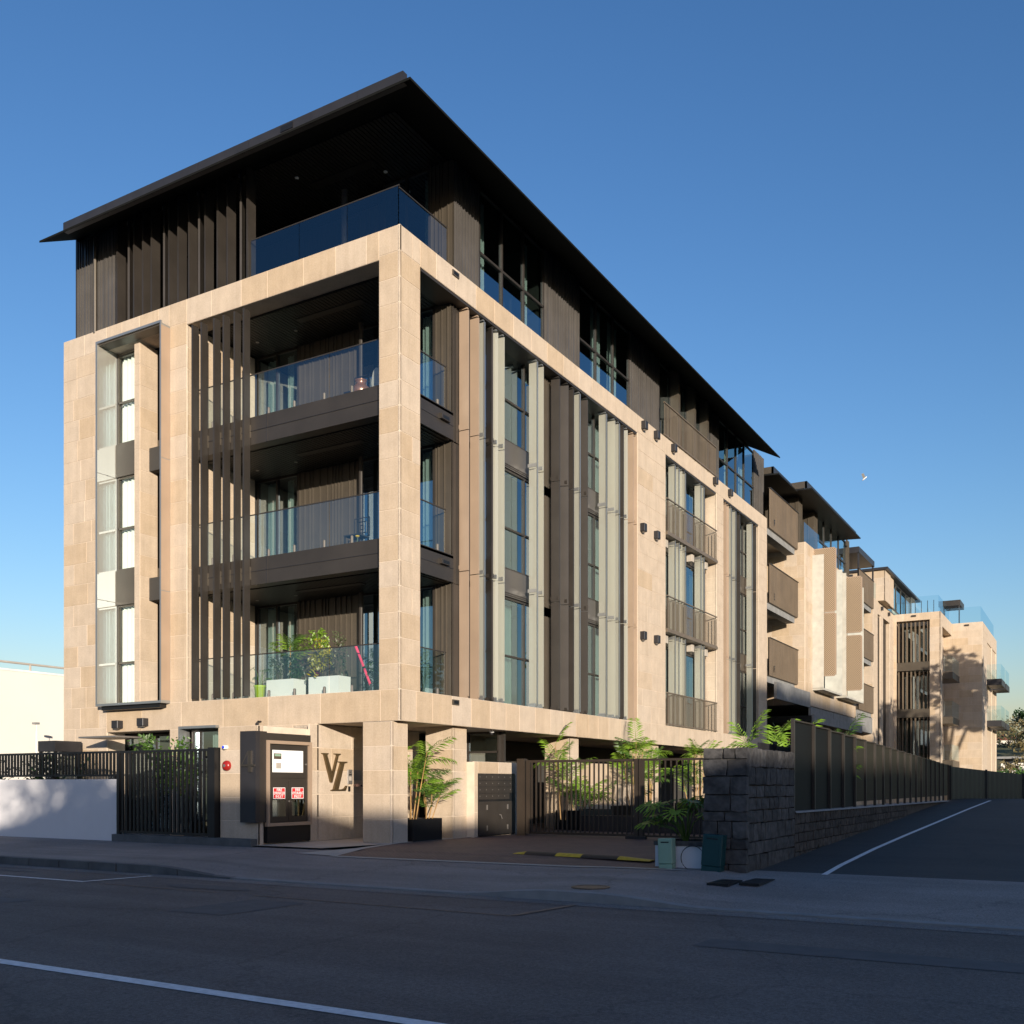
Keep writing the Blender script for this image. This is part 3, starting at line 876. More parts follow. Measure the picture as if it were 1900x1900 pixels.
# back wall of the balconies
for k, fl in enumerate(FLOORS):
    zt = (5.97, 9.28, 12.54)[k]
    ribbed(main, 'y', 2.35, -5.0, -3.05, fl, zt, 'bronze_light', 0.17, seed=k + 3)
    ribbed(main, 'y', 2.35, -0.75, -0.28, fl, zt, 'bronze_light', 0.12, seed=k + 9)
    ribbed(main, 'x', -0.28, 2.36, 2.9, fl - (0.62 if k else 0), zt, 'bronze', 0.2, seed=k + 12)
    window(main, 'y', 2.35, -6.46, -5.0, fl, zt, vm=(-5.75,), curtains=((-6.35, -5.95), (-5.65, -5.4)))
    window(main, 'y', 2.35, -3.05, -0.75, fl, zt, vm=(-1.9,), curtains=((-1.3, -0.82),))
    m = MB(); m.tube([(-2.75, 2.1, fl), (-2.75, 2.1, zt)], 0.06, 10); m.build('column', 'bronze', main)
    # glass balustrade on the street side and lane side
    xs_ = (-6.3, -4.25, -2.2, -0.62)
    for a, b in zip(xs_[:-1], xs_[1:]):
        MB().box(a + .008, b - .008, 0.30, 0.312, fl + 0.03, fl + 1.05).build('balustrade_glass', 'glass_balcony', main)
    MB().box(-0.36, -0.348, 0.76, 2.2, fl + 0.03, fl + 1.05).build('balustrade_glass', 'glass_balcony', main)
    m = MB(); m.box(-6.4, -0.6, 0.295, 0.317, fl + 1.05, fl + 1.075); m.box(-0.365, -0.343, 0.75, 2.25, fl + 1.05, fl + 1.075)
    m.build('handrail', 'bronze', main)
    for x in (-5.9, -5.2, -4.05, -3.25, -2.35, -1.55, -0.75):
        m = MB(); m.box(x - .03, x + .03, 0.27, 0.345, fl, fl + .2); m.build('glass_clamp', 'clamp', main, bevel=0.02)
    for y in (1.0, 1.9):
        m = MB(); m.box(-0.39, -0.32, y - .03, y + .03, fl, fl + .2); m.build('glass_clamp', 'clamp', main, bevel=0.02)
# balcony louvres, street side
for x in (-6.26, -5.95, -5.52, -5.20, -4.84, -4.54):
    louvre('f', 'bronze', PI / 2, (x, 0.07, 3.34), 9.1, 0.19, 0.05)
    for z in (6.1, 9.45):
        MB().box(x - .035, x + .035, 0.15, 0.2, z, z + .3).build('bracket', 'bronze_light', main)

# --- lane side: windows and louvres A
FW = [(f, f + 0.02 if k == 0 else f + 0.25, f + 1.33, (6.15, 9.48, 12.6)[k]) for k, f in enumerate(FLOORS)]
for f, zs, ztm, zh in FW:
    window(main, 'x', -0.5, 3.2, 6.95, zs, zh - .02, vm=(4.55, 6.2), hm=(ztm,), curtains=((3.3, 3.9), (6.62, 6.88)))
    window(main, 'x', -0.5, 7.75, 12.6, zs, zh - .02, vm=(9.2, 10.5, 11.6), hm=(ztm,), curtains=((10.3, 10.55), (11.2, 11.5), (12.0, 12.4)))
    if f < 4: bent_curtain(4.6, 5.95, zs, zh - .05, -0.78, 'x').build('curtain', 'sheer', main)
    ribbed(main, 'x', -0.28, 2.92, 3.2, f - 0.6 if f > 4 else f, zh, 'bronze', 0.15)
    ribbed(main, 'x', -0.4, 6.95, 7.75, f - 0.7 if f > 4 else f, zh, 'bronze_light', 0.16)
m = MB()
for z0, z1 in ((6.15, 6.85), (9.48, 10.18)):
    for ya, yb in ((3.2, 6.95), (7.75, 12.6)):
        sp_ = MB().box(-0.56, -0.47, ya, yb, z0, z1).build('spandrel', 'bronze_sky_sheen', main)
        for dq in (0.03, 0.08): MB().box(-0.47, -0.455, ya, yb, z0 + dq, z0 + dq + .02).build('groove_trim', 'bronze', sp_)
m = MB(); m.box(-0.6, -0.02, 0.8, 12.62, 12.50, 12.555); m.box(-0.6, -0.02, 15.1, 20.3, 12.50, 12.555); m.box(-0.6, -0.02, 21.2, 25.85, 12.50, 12.555); m.build('opening_soffit', 'bronze', main)
FIN_A = [(2.70, 'T', 0), (3.15, 'T', 0), (3.41, 'L', 0), (3.84, 'D', -25), (4.01, 'L', 25), (4.33, 'L', 10), (6.04, 'L', 0), (6.37, 'L', 8),
         (7.30, 'D', 10), (7.81, 'D', 20), (8.15, 'D', 5), (8.55, 'L', 0), (9.04, 'D', 15), (10.33, 'L', 0), (10.95, 'L', 5), (11.27, 'L', 0),
         (11.59, 'D', 0), (11.88, 'L', 20), (12.35, 'T', 0), (12.62, 'T', 10)]
FIN_B = [(15.99, 'L', 0), (16.36, 'L', 0), (16.67, 'L', 10), (16.99, 'L', 0), (18.62, 'L', 0), (18.94, 'L', 0)]
FIN_C = [(21.55, 'T', 0), (21.85, 'T', 10), (22.19, 'L', 0), (22.75, 'L', 0), (23.31, 'D', 0), (25.0, 'L', 0), (25.55, 'D', 0)]
for y, k, a in FIN_A + FIN_B + FIN_C:
    mat = {'T': 'tan_bronze_and_reflection', 'L': 'glass_fin', 'D': 'bronze'}[k]  # T blades carry the stone's reflection in their tan colour
    nm = {'T': 'louvre_blade', 'L': 'glass_louvre', 'D': 'louvre_blade'}[k]
    th = 0.02 if k == 'L' else 0.045
    for z0, z1 in ((3.34, 6.28), (6.30, 9.60), (9.62, 12.42)):
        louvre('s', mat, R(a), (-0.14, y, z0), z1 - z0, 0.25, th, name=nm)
        if k != 'D':
            MB().box(-0.02, 0.0, y - .03, y + .012, z0 + .0, z1 - .0).build('blade_edge', 'fin_edge' if k == 'L' else 'tan_bronze_and_reflection', main) if k == 'L' and a == 0 else None
    for z in (3.29, 6.32, 9.64, 12.43):
        MB().box(-0.30, -0.05, y - .02, y + .045, z + (0.03 if z > 4 else 0), z + 0.12).build('bracket', 'tan_bronze_and_reflection' if k == 'T' else ('fin_edge' if k == 'L' else 'bronze'), main)

# opening B: windows with juliet balconies; opening C
for f, zs, ztm, zh in FW:
    window(main, 'x', -0.45, 15.1, 20.3, f + 0.02, zh, vm=(16.5, 18.1, 19.2), curtains=((15.3, 16.0), (19.3, 20.1)), fr=0.08)
    bent_curtain(16.2, 17.0, f, zh, -0.8, 'x').build('curtain', 'blind', main)
    window(main, 'x', -0.45, 21.2, 25.85, f + 0.02 if f < 4 else f + .25, zh, vm=(22.6, 24.3, 25.1), hm=(ztm,), curtains=((22.7, 23.3), (24.35, 24.8)))
    r = MB(); zb, ztp = f - 0.02 if f > 4 else f + .03, f + 1.12
    r.box(0.0, 0.05, 15.08, 20.28, ztp, ztp + .035); r.box(0.0, 0.05, 15.08, 20.28, zb, zb + .04)
    if f > 4: r.box(-0.35, 0.07, 15.08, 20.28, zb - .09, zb - .002)
    jb = r.build('juliet_balcony', 'tan_bronze_and_reflection2', main)
    y = 15.12
    if 'bal' not in LV:
        me = bpy.data.meshes.new('baluster'); b = MB().box(-.01, .01, -.011, .011, 0, ztp - zb - .04); me.from_pydata(b.v, [], b.f); me.materials.append(M['tan_bronze_and_reflection2']); LV['bal'] = me
    while y < 20.26:
        place('baluster', LV['bal'], None, (0.025, y, zb + .04), jb); y += 0.125
for z0, z1 in ((6.15, 6.6), (9.48, 9.93)):
    MB().box(-0.5, -0.42, 15.1, 20.3, z0, z1).build('spandrel', 'bronze_light', main); MB().box(-0.5, -0.42, 21.2, 25.85, z0, z1 + .25).build('spandrel', 'bronze_light', main)
for f in (6.6, 9.93):
    for y in (15.5, 18.1, 19.6):
        MB().box(-0.40, -0.18, y, y + .25, f - .42, f - .12).build('duct_box', 'concrete_pale', main, bevel=.01)

# wall lights and vents
def wall_light(kind, u, z, s=0.11):
    m = MB()
    if kind == 'x':
        m.box(0.0, 0.16, u - s, u + s, z - s * 1.2, z + s * 1.2)
    else:
        m.box(u - s * 1.2, u + s * 1.2, -0.18, 0.0, z - s, z + s)
    o = m.build('wall_light', 'charcoal', main, bevel=0.01)
    m = MB()
    if kind == 'x': m.box(0.04, 0.12, u - s * .5, u + s * .5, z - s * 1.2 - .025, z - s * 1.2 - .001)
    else: m.box(u - s * .5, u + s * .5, -0.13, -0.05, z - s - .02, z - s - .001)
    m.build('lens', 'steel', o)
for y, z in ((13.04, 12.9), (14.09, 12.9), (15.65, 12.92), (19.98, 12.92), (21.79, 12.92), (12.95, 9.57), (14.1, 9.57), (14.1, 6.1), (12.95, 6.08)):
    wall_light('x', y, z)
wall_light('y', -8.93, 2.8, 0.1); wall_light('y', -7.97, 2.83, 0.1)
for z in (13.0, 3.15):
    o = MB().box(0.0, 0.03, 1.98, 2.24, z - .06, z + .06).build('scupper', 'bronze_light', main)
    MB().box(0.03, 0.034, 2.02, 2.2, z - .035, z + .035).build('opening', 'black_metal', o)
for z in (6.35, 9.66):
    o = MB().box(-0.20, -0.12, 1.75, 2.1, z - .05, z + .07).build('scupper', 'bronze', main)
    MB().box(-0.12, -0.115, 1.8, 2.05, z - .03, z + .04).build('opening', 'black_metal', o)

# --- penthouse level
PZ = 13.10; SZ = 15.98
def fl_window(u0, u1, vm, cu=()): return window(main, 'x', -0.3, u0, u1, PZ, SZ - .1, vm=vm, hm=(14.3,), curtains=cu, fr=0.06)
fl_window(3.61, 6.94, (4.71, 5.82), ((3.65, 4.3), (6.2, 6.5)))
fl_window(9.04, 12.69, (10.2, 11.44), ((10.4, 11.1), (11.6, 12.3)))
fl_window(21.43, 26.18, (22.57, 23.69, 24.79), ((21.6, 22.1), (23.0, 23.4), (24.9, 25.6)))
window(main, 'x', -0.3, 15.21, 20.47, PZ, SZ - .1, vm=(16.3, 17.9, 19.3), curtains=((15.3, 15.8), (16.7, 17.4), (18.2, 18.9)), fr=0.06)
for a, b in ((2.52, 3.61), (6.94, 9.04), (12.69, 15.21), (20.47, 21.43), (26.18, 27.66)):
    ribbed(main, 'x', -0.3, a, b, PZ, SZ, 'bronze_sky_sheen', 0.13, seed=int(a))
for y in (16.35, 17.95, 19.35):
    MB().box(-0.3, 0.0, y - .09, y + .09, PZ, 15.9).build('post', 'bronze_light', main)
ribbed(main, 'y', 2.52, -1.0, -0.31, PZ, SZ, 'bronze_light', 0.12, seed=4)
window(main, 'y', 2.52, -2.4, -1.0, PZ, SZ, vm=(-1.7,), curtains=((-1.35, -1.05),))
window(main, 'y', 3.1, -4.4, -3.6, PZ, SZ); window(main, 'y', 3.1, -8.9, -7.9, PZ, SZ, hm=(14.3,))
ribbed(main, 'y', 3.1, -7.9, -4.4, PZ, SZ, 'bronze', 0.17, seed=6); ribbed(main, 'y', 3.1, -3.6, -2.4, PZ, SZ, 'bronze_light', 0.17, seed=7)
MB().tube([(-3.35, 2.2, PZ), (-3.35, 2.2, SZ)], 0.08, 12).build('column', 'steel', main)
ribbed(main, 'y', 0.10, -10.8, -9.2, PZ, 15.75, 'bronze_sky_sheen', 0.1, seed=8)
m = MB(); m.box(-10.85, -10.8, 0.1, 27, PZ, SZ); m.box(-9.25, -9.2, 0.1, 3.1, PZ, SZ); m.build('penthouse_wall', 'bronze', main)
MB().tube([(-9.95, 0.02, PZ), (-9.95, 0.02, 15.6)], 0.045, 10).build('downpipe', 'bronze_light', main)
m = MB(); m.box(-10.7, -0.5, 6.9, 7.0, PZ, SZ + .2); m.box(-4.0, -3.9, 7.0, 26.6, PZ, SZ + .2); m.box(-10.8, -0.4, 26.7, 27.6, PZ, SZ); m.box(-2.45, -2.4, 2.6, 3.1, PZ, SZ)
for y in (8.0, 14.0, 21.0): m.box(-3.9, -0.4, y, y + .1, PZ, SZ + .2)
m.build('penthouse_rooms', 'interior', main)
for i, x in enumerate((-9.1, -8.72, -8.45, -8.11, -7.79, -7.40, -7.15, -6.82, -6.44, -6.16, -5.88, -5.46, -5.13, -4.76, -4.48)):
    a = PI / 2 if i not in (1, 5, 9, 13) else PI / 2 + 0.5
    louvre('f', 'bronze', a, (x, 0.16, 13.15), 2.62, 0.26, 0.05)
    MB().box(x - .02, x + .02, 0.05, 0.2, 15.62, 15.70).build('bracket', 'steel', main)
# penthouse glass balustrade
for a, b in ((-4.4, -2.9), (-2.9, -1.5), (-1.5, -0.1)):
    MB().box(a + .006, b - .006, 0.08, 0.092, PZ + .02, 14.02).build('balustrade_glass', 'glass_balcony', main)
MB().box(-0.10, -0.088, 0.1, 1.9, PZ + .02, 13.98).build('balustrade_glass', 'glass_balcony', main)
m = MB(); m.box(-4.4, -0.08, 0.074, 0.098, 14.02, 14.045); m.box(-0.106, -0.082, 0.1, 1.9, 13.98, 14.005); m.build('handrail', 'bronze', main)
# penthouse juliet rail
r = MB(); r.box(0.0, 0.05, 14.85, 20.2, 14.25, 14.29); r.box(0.0, 0.05, 14.85, 20.2, 13.16, 13.20)
jb = r.build('juliet_balcony', 'tan_bronze_and_reflection2', main)
y = 14.9
while y < 20.2:
    place('baluster', LV['bal'], None, (0.025, y, 13.18), jb); y += 0.125

# roof: tapered eave, boarded ceiling, fascia
EX, EY, EZ, IZ, D = 1.0, -1.0, 15.24, 16.0, 1.42
x0, x1, y0, y1 = -10.8, EX, EY, 25.65
m = MB()
P = [(x0, y0, EZ), (x1, y0, EZ), (x1, y1, EZ), (x0, y1, EZ),
     (x0, y0 + D, IZ), (x1 - D, y0 + D, IZ), (x1 - D, y1, IZ), (x0, y1, IZ),
     (x0, y0, EZ + .05), (x1, y0, EZ + .05), (x1, y1, EZ + .05), (x0, y1, EZ + .05),
     (x0, y0 + D, IZ + .2), (x1 - D, y0 + D, IZ + .2), (x1 - D, y1, IZ + .2), (x0, y1, IZ + .2)]
m.add(P, [(0, 1, 5, 4), (1, 2, 6, 5), (4, 5, 6, 7), (8, 12, 13, 9), (9, 13, 14, 10), (12, 15, 14, 13), (0, 8, 9, 1), (1, 9, 10, 2), (2, 10, 14, 6), (6, 14, 15, 7), (0, 4, 12, 8), (4, 7, 15, 12)])
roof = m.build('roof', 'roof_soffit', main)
m = MB()
fx = [-9.85, -8.2, -6.6, -5.0, -3.4, -1.6, -0.35, 0.82]
for a, b in zip(fx[:-1], fx[1:]):
    MB().box(a + .004, b - .004, EY + .012, EY + .15, EZ + .02, EZ + .245).build('fascia_panel', 'charcoal', roof)
o = MB().box(-2.45, -2.1, EY - .004, EY + .012, EZ + .08, EZ + .2).build('scupper', 'black_metal', roof)
m = MB()
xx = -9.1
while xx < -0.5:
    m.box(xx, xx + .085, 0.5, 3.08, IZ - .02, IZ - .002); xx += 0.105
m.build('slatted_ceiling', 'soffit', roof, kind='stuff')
m = MB(); m.box(-3.9, -2.0, 1.55, 1.8, IZ - .035, IZ - .021); m.build('slot_diffuser', 'black_metal', roof)
for x, y in ((-4.0, 1.2), (-2.0, 2.1), (-6.0, 1.6)):
    MB().lathe((x, y, IZ - .034), [(0.05, 0), (0.05, 0.012)], 12).build('downlight', 'led', roof)

# --- ground floor street front
m = MB(); m.box(-10.54, -7.08, 0.75, 0.8, 0, ZB); m.build('entry_screen', 'interior', main)
window(main, 'y', 0.7, -10.3, -7.1, 0.0, ZB - .05, vm=(-9.5, -8.4, -7.8), hm=(2.1,), curtains=((-8.3, -7.9),))
window(main, 'y', 0.18, -6.5, -5.42, 0.35, 2.6, vm=(-6.2,), curtains=((-6.1, -5.8),))
m = MB(); m.box(-6.64, -5.36, -0.12, 0.2, 2.62, 2.68); m.box(-6.64, -6.6, -0.12, 0.2, 0.3, 2.62); m.build('window_surround', 'fin_edge', main)
cn = MB().box(-9.3, -7.9, -0.95, 0.0, 2.42, 2.46).build('glass_canopy', 'steel', main)

# =================================================================== ENTRANCE OBJECTS
sh = thing('gatehouse_canopy', 'black flat canopy shelter behind the left slatted fence', 'canopy', (-10.6, -0.5, 0))
MB().box(-11.0, -10.3, -0.9, -0.12, 2.12, 2.39).build('roof', 'charcoal', sh)
for x, y in ((-10.95, -0.85), (-10.35, -0.85), (-10.95, -0.2), (-10.35, -0.2)):
    MB().box(x - .035, x + .035, y - .035, y + .035, 0, 2.119).build('post', 'black_metal', sh)
MB().box(-10.325, -10.315, -0.8, -0.25, 0.2, 2.0).build('side_panel', 'glass_fin', sh)

# number sign box
nb = thing('number_sign', 'tall black metal box with house number 4 wrapping the entry wall corner', 'sign', (-2.55, -1.86, 0.47))
MB().box(-2.68, -2.24, -1.95, -1.825, 0.47, 2.37).build('box', 'charcoal', nb)
MB().box(-2.295, -2.24, -1.825, -1.62, 0.47, 2.37).build('box_return', 'bronze', nb)
def poly_part(name, mat, parent, poly, kind, c, th, **k):
    m = MB(); n_ = len(poly)
    if kind == 'y': a = [(u, c, z) for u, z in poly]; b = [(u, c - th, z) for u, z in poly]
    else: a = [(c, u, z) for u, z in poly]; b = [(c + th, u, z) for u, z in poly]
    m.add(a + b, [tuple(range(n_)), tuple(range(n_, 2 * n_))[::-1]] + [(i, (i + 1) % n_, n_ + (i + 1) % n_, n_ + i) for i in range(n_)])
    return m.build(name, mat, parent, **k)
fx0, fz0, s4 = -2.63, 1.52, 0.44
dig = [(0.0, .30), (.42, 1.0), (.62, 1.0), (.62, .36), (.80, .36), (.80, .26), (.62, .26), (.62, 0), (.44, 0), (.44, .26), (0, .26)]
poly_part('digit', 'digit_metal', nb, [(fx0 + a * s4 * 1.05, fz0 + b * s4) for a, b in dig], 'y', -1.952, 0.03)
poly_part('digit_gap', 'charcoal', nb, [(fx0 + a * s4 * 1.05, fz0 + b * s4) for a, b in ((.12, .36), (.44, .36), (.44, .86))], 'y', -1.983, 0.004)

# fire cabinet
fc = thing('fire_cabinet', 'dark bronze fire alarm cabinet with red inlet stickers on entry wall', 'cabinet', (-2.28, -0.95, 0.0))
MB().box(-2.6, -2.285, -1.60, -0.26, 0.03, 2.30).build('surround', 'black_metal', fc)
MB().box(-2.285, -2.245, -1.615, -0.27, 2.195, 2.345).build('head_panel', 'bronze', fc)
MB().box(-2.285, -2.25, -1.6, -0.27, 0.03, 0.375).build('base_panel', 'black_metal', fc)
m = MB()
m.box(-2.285, -2.20, -1.64, -0.27, 2.12, 2.19); m.box(-2.285, -2.20, -1.64, -0.27, 0.38, 0.45)
m.box(-2.285, -2.20, -1.64, -1.57, 0.45, 2.12); m.box(-2.285, -2.20, -0.34, -0.27, 0.45, 2.12)
m.build('frame', 'tan_bronze_and_reflection', fc)
MB().box(-2.283, -2.262, -1.56, -0.35, 0.46, 2.11).build('backing', 'bronze', fc)
ud = MB().box(-2.262, -2.245, -1.54, -0.37, 1.40, 2.09).build('upper_door', 'bronze', fc)
MB().box(-2.245, -2.240, -1.46, -0.52, 1.52, 1.99).build('window', 'sign_white', ud)
MB().box(-2.240, -2.232, -1.42, -1.20, 1.80, 1.92).build('keypad', 'iron', ud)
MB().box(-2.232, -2.230, -1.40, -1.22, 1.86, 1.905).build('display', 'green_pale', ud)
m = MB()
for r_ in range(3):
    for c_ in range(2): m.box(-2.240, -2.238, -1.0 + c_ * .22, -0.87 + c_ * .22, 1.63 + r_ * .1, 1.634 + r_ * .1)
m.box(-2.240, -2.238, -1.08, -1.075, 1.54, 1.97); m.box(-2.240, -2.238, -1.35, -1.2, 1.6, 1.72)
m.build('print', 'concrete_pale', ud)
for a, b in ((-1.54, -0.965), (-0.955, -0.37)):
    dr = MB().box(-2.262, -2.248, a, b, 0.47, 1.33).build('lower_door', 'bronze', fc)
    MB().box(-2.248, -2.2465, a + .09, b - .09, 0.58, 0.93).build('window', 'glass', dr)
    MB().box(-2.2475, -2.2468, a + .1, (a + b) / 2, 0.6, 0.88).build('valve', 'steel', dr)
MB().tube([(-2.245, -0.96, 0.9), (-2.225, -0.96, 0.9)], 0.02, 10).build('lock', 'steel', fc)
MB().tube([(-2.245, -0.43, 1.7), (-2.225, -0.43, 1.7)], 0.02, 10).build('lock', 'steel', fc)

def text_mesh(txt, size, mat, parent, loc, rot, sx=1.0, name='lettering', ext=0.0015, bold=0.0):
    cu = bpy.data.curves.new('t', 'FONT'); cu.body = txt; cu.size = size; cu.align_x = 'CENTER'; cu.extrude = ext; cu.offset = bold; cu.resolution_u = 3
    ob = bpy.data.objects.new('t', cu); COL.objects.link(ob)
    dg = bpy.context.evaluated_depsgraph_get()
    me = bpy.data.meshes.new_from_object(ob.evaluated_get(dg))
    bpy.data.objects.remove(ob)
    me.materials.clear(); me.materials.append(M[mat])
    return place(name, me, mat, loc, parent, rot=rot, scale=(sx, 1, 1))
for (a, b), words in zip(((-1.43, -1.07), (-0.87, -0.50)), (('FIRE', 'SPRINKLER', 'INLET'), ('FIRE', 'HYDRANT', 'INLET'))):
    st = MB().box(-2.2478, -2.2455, a, b, 0.955, 1.195).build('sticker', 'sign_white', fc)
    MB().box(-2.2455, -2.2445, a + .012, b - .012, 0.967, 1.183).build('red_field', 'sign_red', st)
    for i, wd in enumerate(words):
        sx = 1.05 if len(wd) < 6 else (0.93 if len(wd) < 8 else 0.80)
        text_mesh(wd, 0.085, 'sign_white', st, (-2.244, (a + b) / 2, 1.117 - i * 0.07), (PI / 2, 0, PI / 2), sx, bold=0.0005)

# VL monogram
vl = thing('monogram_sign', 'large bronze serif letters V and L on the cream entry wall', 'sign', (-2.28, 0.55, 1.1))
V0, V1, Vz0, Vz1 = 0.13, 0.76, 1.31, 1.97
vp = [(0, 1), (.33, 1), (.33, .975), (.25, .95), (.55, .28), (.80, .95), (.66, .975), (.66, 1), (1, 1), (1, .975), (.89, .94), (.54, 0), (.46, 0), (.10, .94), (0, .975)]
poly_part('letter_V', 'bronze_letter', vl, [(V0 + u * (V1 - V0), Vz0 + z * (Vz1 - Vz0)) for u, z in vp], 'x', -2.30, 0.05)
L0, L1, Lz0, Lz1 = 0.44, 1.0, 1.12, 1.79
lp = [(.45, 1), (.98, 1), (.98, .975), (.80, .95), (.42, .045), (.68, .045), (.84, .09), (.93, .17), (.98, .17), (.88, 0), (0, 0), (0, .025), (.14, .05), (.58, .95), (.45, .975)]
poly_part('letter_L', 'bronze_letter', vl, [(L0 + u * (L1 - L0), Lz0 + z * (Lz1 - Lz0)) for u, z in lp], 'x', -2.30, 0.056)

ic = thing('intercom', 'slim silver intercom panel on the wall beside the bronze letters', 'intercom', (-2.29, 1.1, 1.26))
MB().box(-2.30, -2.27, 1.03, 1.20, 1.27, 1.61).build('plate', 'steel', ic, bevel=.004)
MB().box(-2.27, -2.266, 1.07, 1.16, 1.48, 1.505).build('screen', 'black_metal', ic)
MB().box(-2.27, -2.266, 1.10, 1.125, 1.535, 1.56).build('camera_lens', 'black_metal', ic)
MB().box(-2.27, -2.267, 1.07, 1.16, 1.35, 1.45).build('speaker_grille', 'concrete_pale', ic)
tag(MB().box(-2.30, -2.29, 1.26, 1.56, 1.36, 1.6).build('notice_plate', 'steel'), 'small grey metal plate in shade behind the intercom', 'plate')
tag(MB().box(-2.30, -2.27, 1.07, 1.12, 1.10, 1.22).build('door_release', 'black_metal'), 'small black box fixed below the silver intercom', 'switch box')

# alarm bell, camera
ab = thing('alarm_bell', 'round red fire alarm bell on the stone wall beside the gate', 'alarm bell', (-3.18, -1.84, 1.66))
def ylathe(c, prof, n=28):
    m = MB(); vs = []; fs = []
    for r_, d in prof:
        for k in range(n):
            t_ = 2 * PI * k / n; vs.append((c[0] + r_ * math.cos(t_), c[1] - d, c[2] + r_ * math.sin(t_)))
    for i in range(len(prof) - 1):
        for k in range(n): fs.append((i * n + k, i * n + (k + 1) % n, (i + 1) * n + (k + 1) % n, (i + 1) * n + k))
    fs.append(tuple((len(prof) - 1) * n + k for k in range(n)))
    return m.add(vs, fs)
ylathe((-3.18, -1.82, 1.66), [(0.11, 0), (0.11, .03), (0.1, .06), (0.06, .085), (0.0, .09)]).build('gong', 'red_paint', ab, smooth=True)
ylathe((-3.18, -1.82, 1.66), [(0.03, .088), (0.03, .1), (0.0, .102)]).build('cap', 'steel', ab)
sc_ = thing('strobe_light', 'small white strobe with blue lens above the red alarm bell', 'strobe light', (-3.2, -1.84, 2.05))
ylathe((-3.2, -1.82, 2.05), [(0.045, 0), (0.045, .09), (0.03, .1), (0, .101)], 16).build('housing', 'white_plastic', sc_, smooth=True)
ylathe((-3.2, -1.915, 2.05), [(0.03, 0), (0.028, .02), (0, .025)], 14).build('lens', 'blue_lens', sc_)
cc = thing('security_camera', 'small dark security camera on the stone beam above the number sign', 'camera', (-4.0, -0.08, 2.7))
MB().tube([(-4.0, 0, 2.72), (-4.0, -0.1, 2.72)], 0.02, 8).build('arm', 'black_metal', cc)
MB().tube([(-4.02, -0.08, 2.70), (-3.95, -0.2, 2.65)], 0.032, 10).build('body', 'charcoal', cc)
dc = thing('dome_camera', 'white dome camera under the soffit above the mailboxes', 'camera', (-0.3, 4.2, 2.5))
MB().lathe((-0.3, 4.2, 2.56), [(0.06, 0), (0.06, .055)], 16).build('base', 'white_plastic', dc)
MB().lathe((-0.3, 4.2, 2.49), [(0.005, 0), (0.035, .015), (0.05, .05), (.05, .07)], 16).build('dome', 'charcoal', dc, smooth=True)

# mailbox bank in its stone surround
mw = thing('mailbox_wall', 'low cream stone wall block holding the dark mailbox bank', 'wall', (-0.2, 3.9, 0))
c2 = Cladder(mw)
c2.face('x', 0.0, 2.93, 3.09, 0.0, 1.81, 1, wide=(.4, .4), seed=60); c2.face('x', 0.0, 4.85, 5.2, 0.0, 1.81, 1, wide=(.5, .5), seed=61)
c2.face('x', 0.0, 3.09, 4.85, 1.53, 1.81, 1, wide=(.8, 1.0), vertical=True, seed=62)
c2.core.box(-0.35, -0.05, 2.93, 5.2, 0, 1.80)
c2.finish()
mb_ = thing('mailbox_bank', 'dark bronze bank of mailboxes with cupboard doors below beside the driveway', 'mailboxes', (0, 3.97, 0))
MB().box(-0.045, 0.0, 3.10, 4.84, 0.02, 1.52).build('carcass', 'black_metal', mb_)
for r_ in range(4):
    z = 0.90 + r_ * .155
    for c_ in range(6):
        a = 3.12 + c_ * .285
        if r_ == 0 and c_ == 5: continue
        o = MB().box(0.0, 0.012, a, a + .28, z, z + .145).build('mailbox_door', 'bronze', mb_)
        MB().box(0.012, 0.018, a + .03, a + .05, z + .07, z + .09).build('lock', 'steel', o)
for a, b in ((3.12, 3.47), (3.475, 3.97), (3.975, 4.45), (4.455, 4.82)):
    o = MB().box(0.0, 0.012, a, b, 0.04, 0.85).build('cupboard_door', 'bronze', mb_)
    if a in (3.475, 3.975):
        u = a if a < 3.9 else b
        for z in (0.15, 0.65): MB().box(0.012, 0.03, u - .015, u + .015, z, z + .12).build('hinge', 'steel', o)
MB().tube([(0.02, 4.06, .52), (0.05, 4.06, .52), (0.05, 4.12, .42)], 0.014, 8).build('handle', 'steel', mb_)
tag(MB().box(-0.95, -0.85, 3.2, 3.9, 1.9, 2.3).build('light_panel', 'white_plastic'), 'pale panel hanging in the shade behind the mailboxes', 'panel')

# =================================================================== FENCES AND GATES
def rail_fence(name, label, cat, A, B, z0, z1, step, mat, posts=(), bar=(.012, .03), frame=.05, group=None, ymat=None):
    """straight fence from A to B (x,y) made of single bars"""
    A = Vector((*A, 0)); B = Vector((*B, 0)); d = (B - A); Lg = d.length; d.normalize(); ang = math.atan2(d.y, d.x)
    t = thing(name, label, cat, ((A.x + B.x) / 2, (A.y + B.y) / 2, z0), group)
    mid = ((A.x + B.x) / 2, (A.y + B.y) / 2)
    m = MB(); m.obox(mid, Lg / 2, .022, z1 - frame, z1, ang); m.build('top_rail', mat, t)
    m = MB(); m.obox(mid, Lg / 2, .022, z0, z0 + frame, ang); m.build('bottom_rail', mat, t)
    me = bpy.data.meshes.new('bar'); b = MB().box(-bar[0], bar[0], -bar[1], bar[1], 0, z1 - z0 - 2 * frame); me.from_pydata(b.v, [], b.f); me.materials.append(M[mat])
    nn = int(Lg / step)
    for i in range(1, nn):
        p = A + d * (Lg * i / nn)
        place('bar', me, mat, (p.x, p.y, z0 + frame), t, rot=(0, 0, ang))
    for s_, w, zt in posts:
        p = A + d * s_
        m = MB(); m.obox((p.x, p.y), w, w, -0.02, zt, ang); m.build('post', mat, t)
    return t
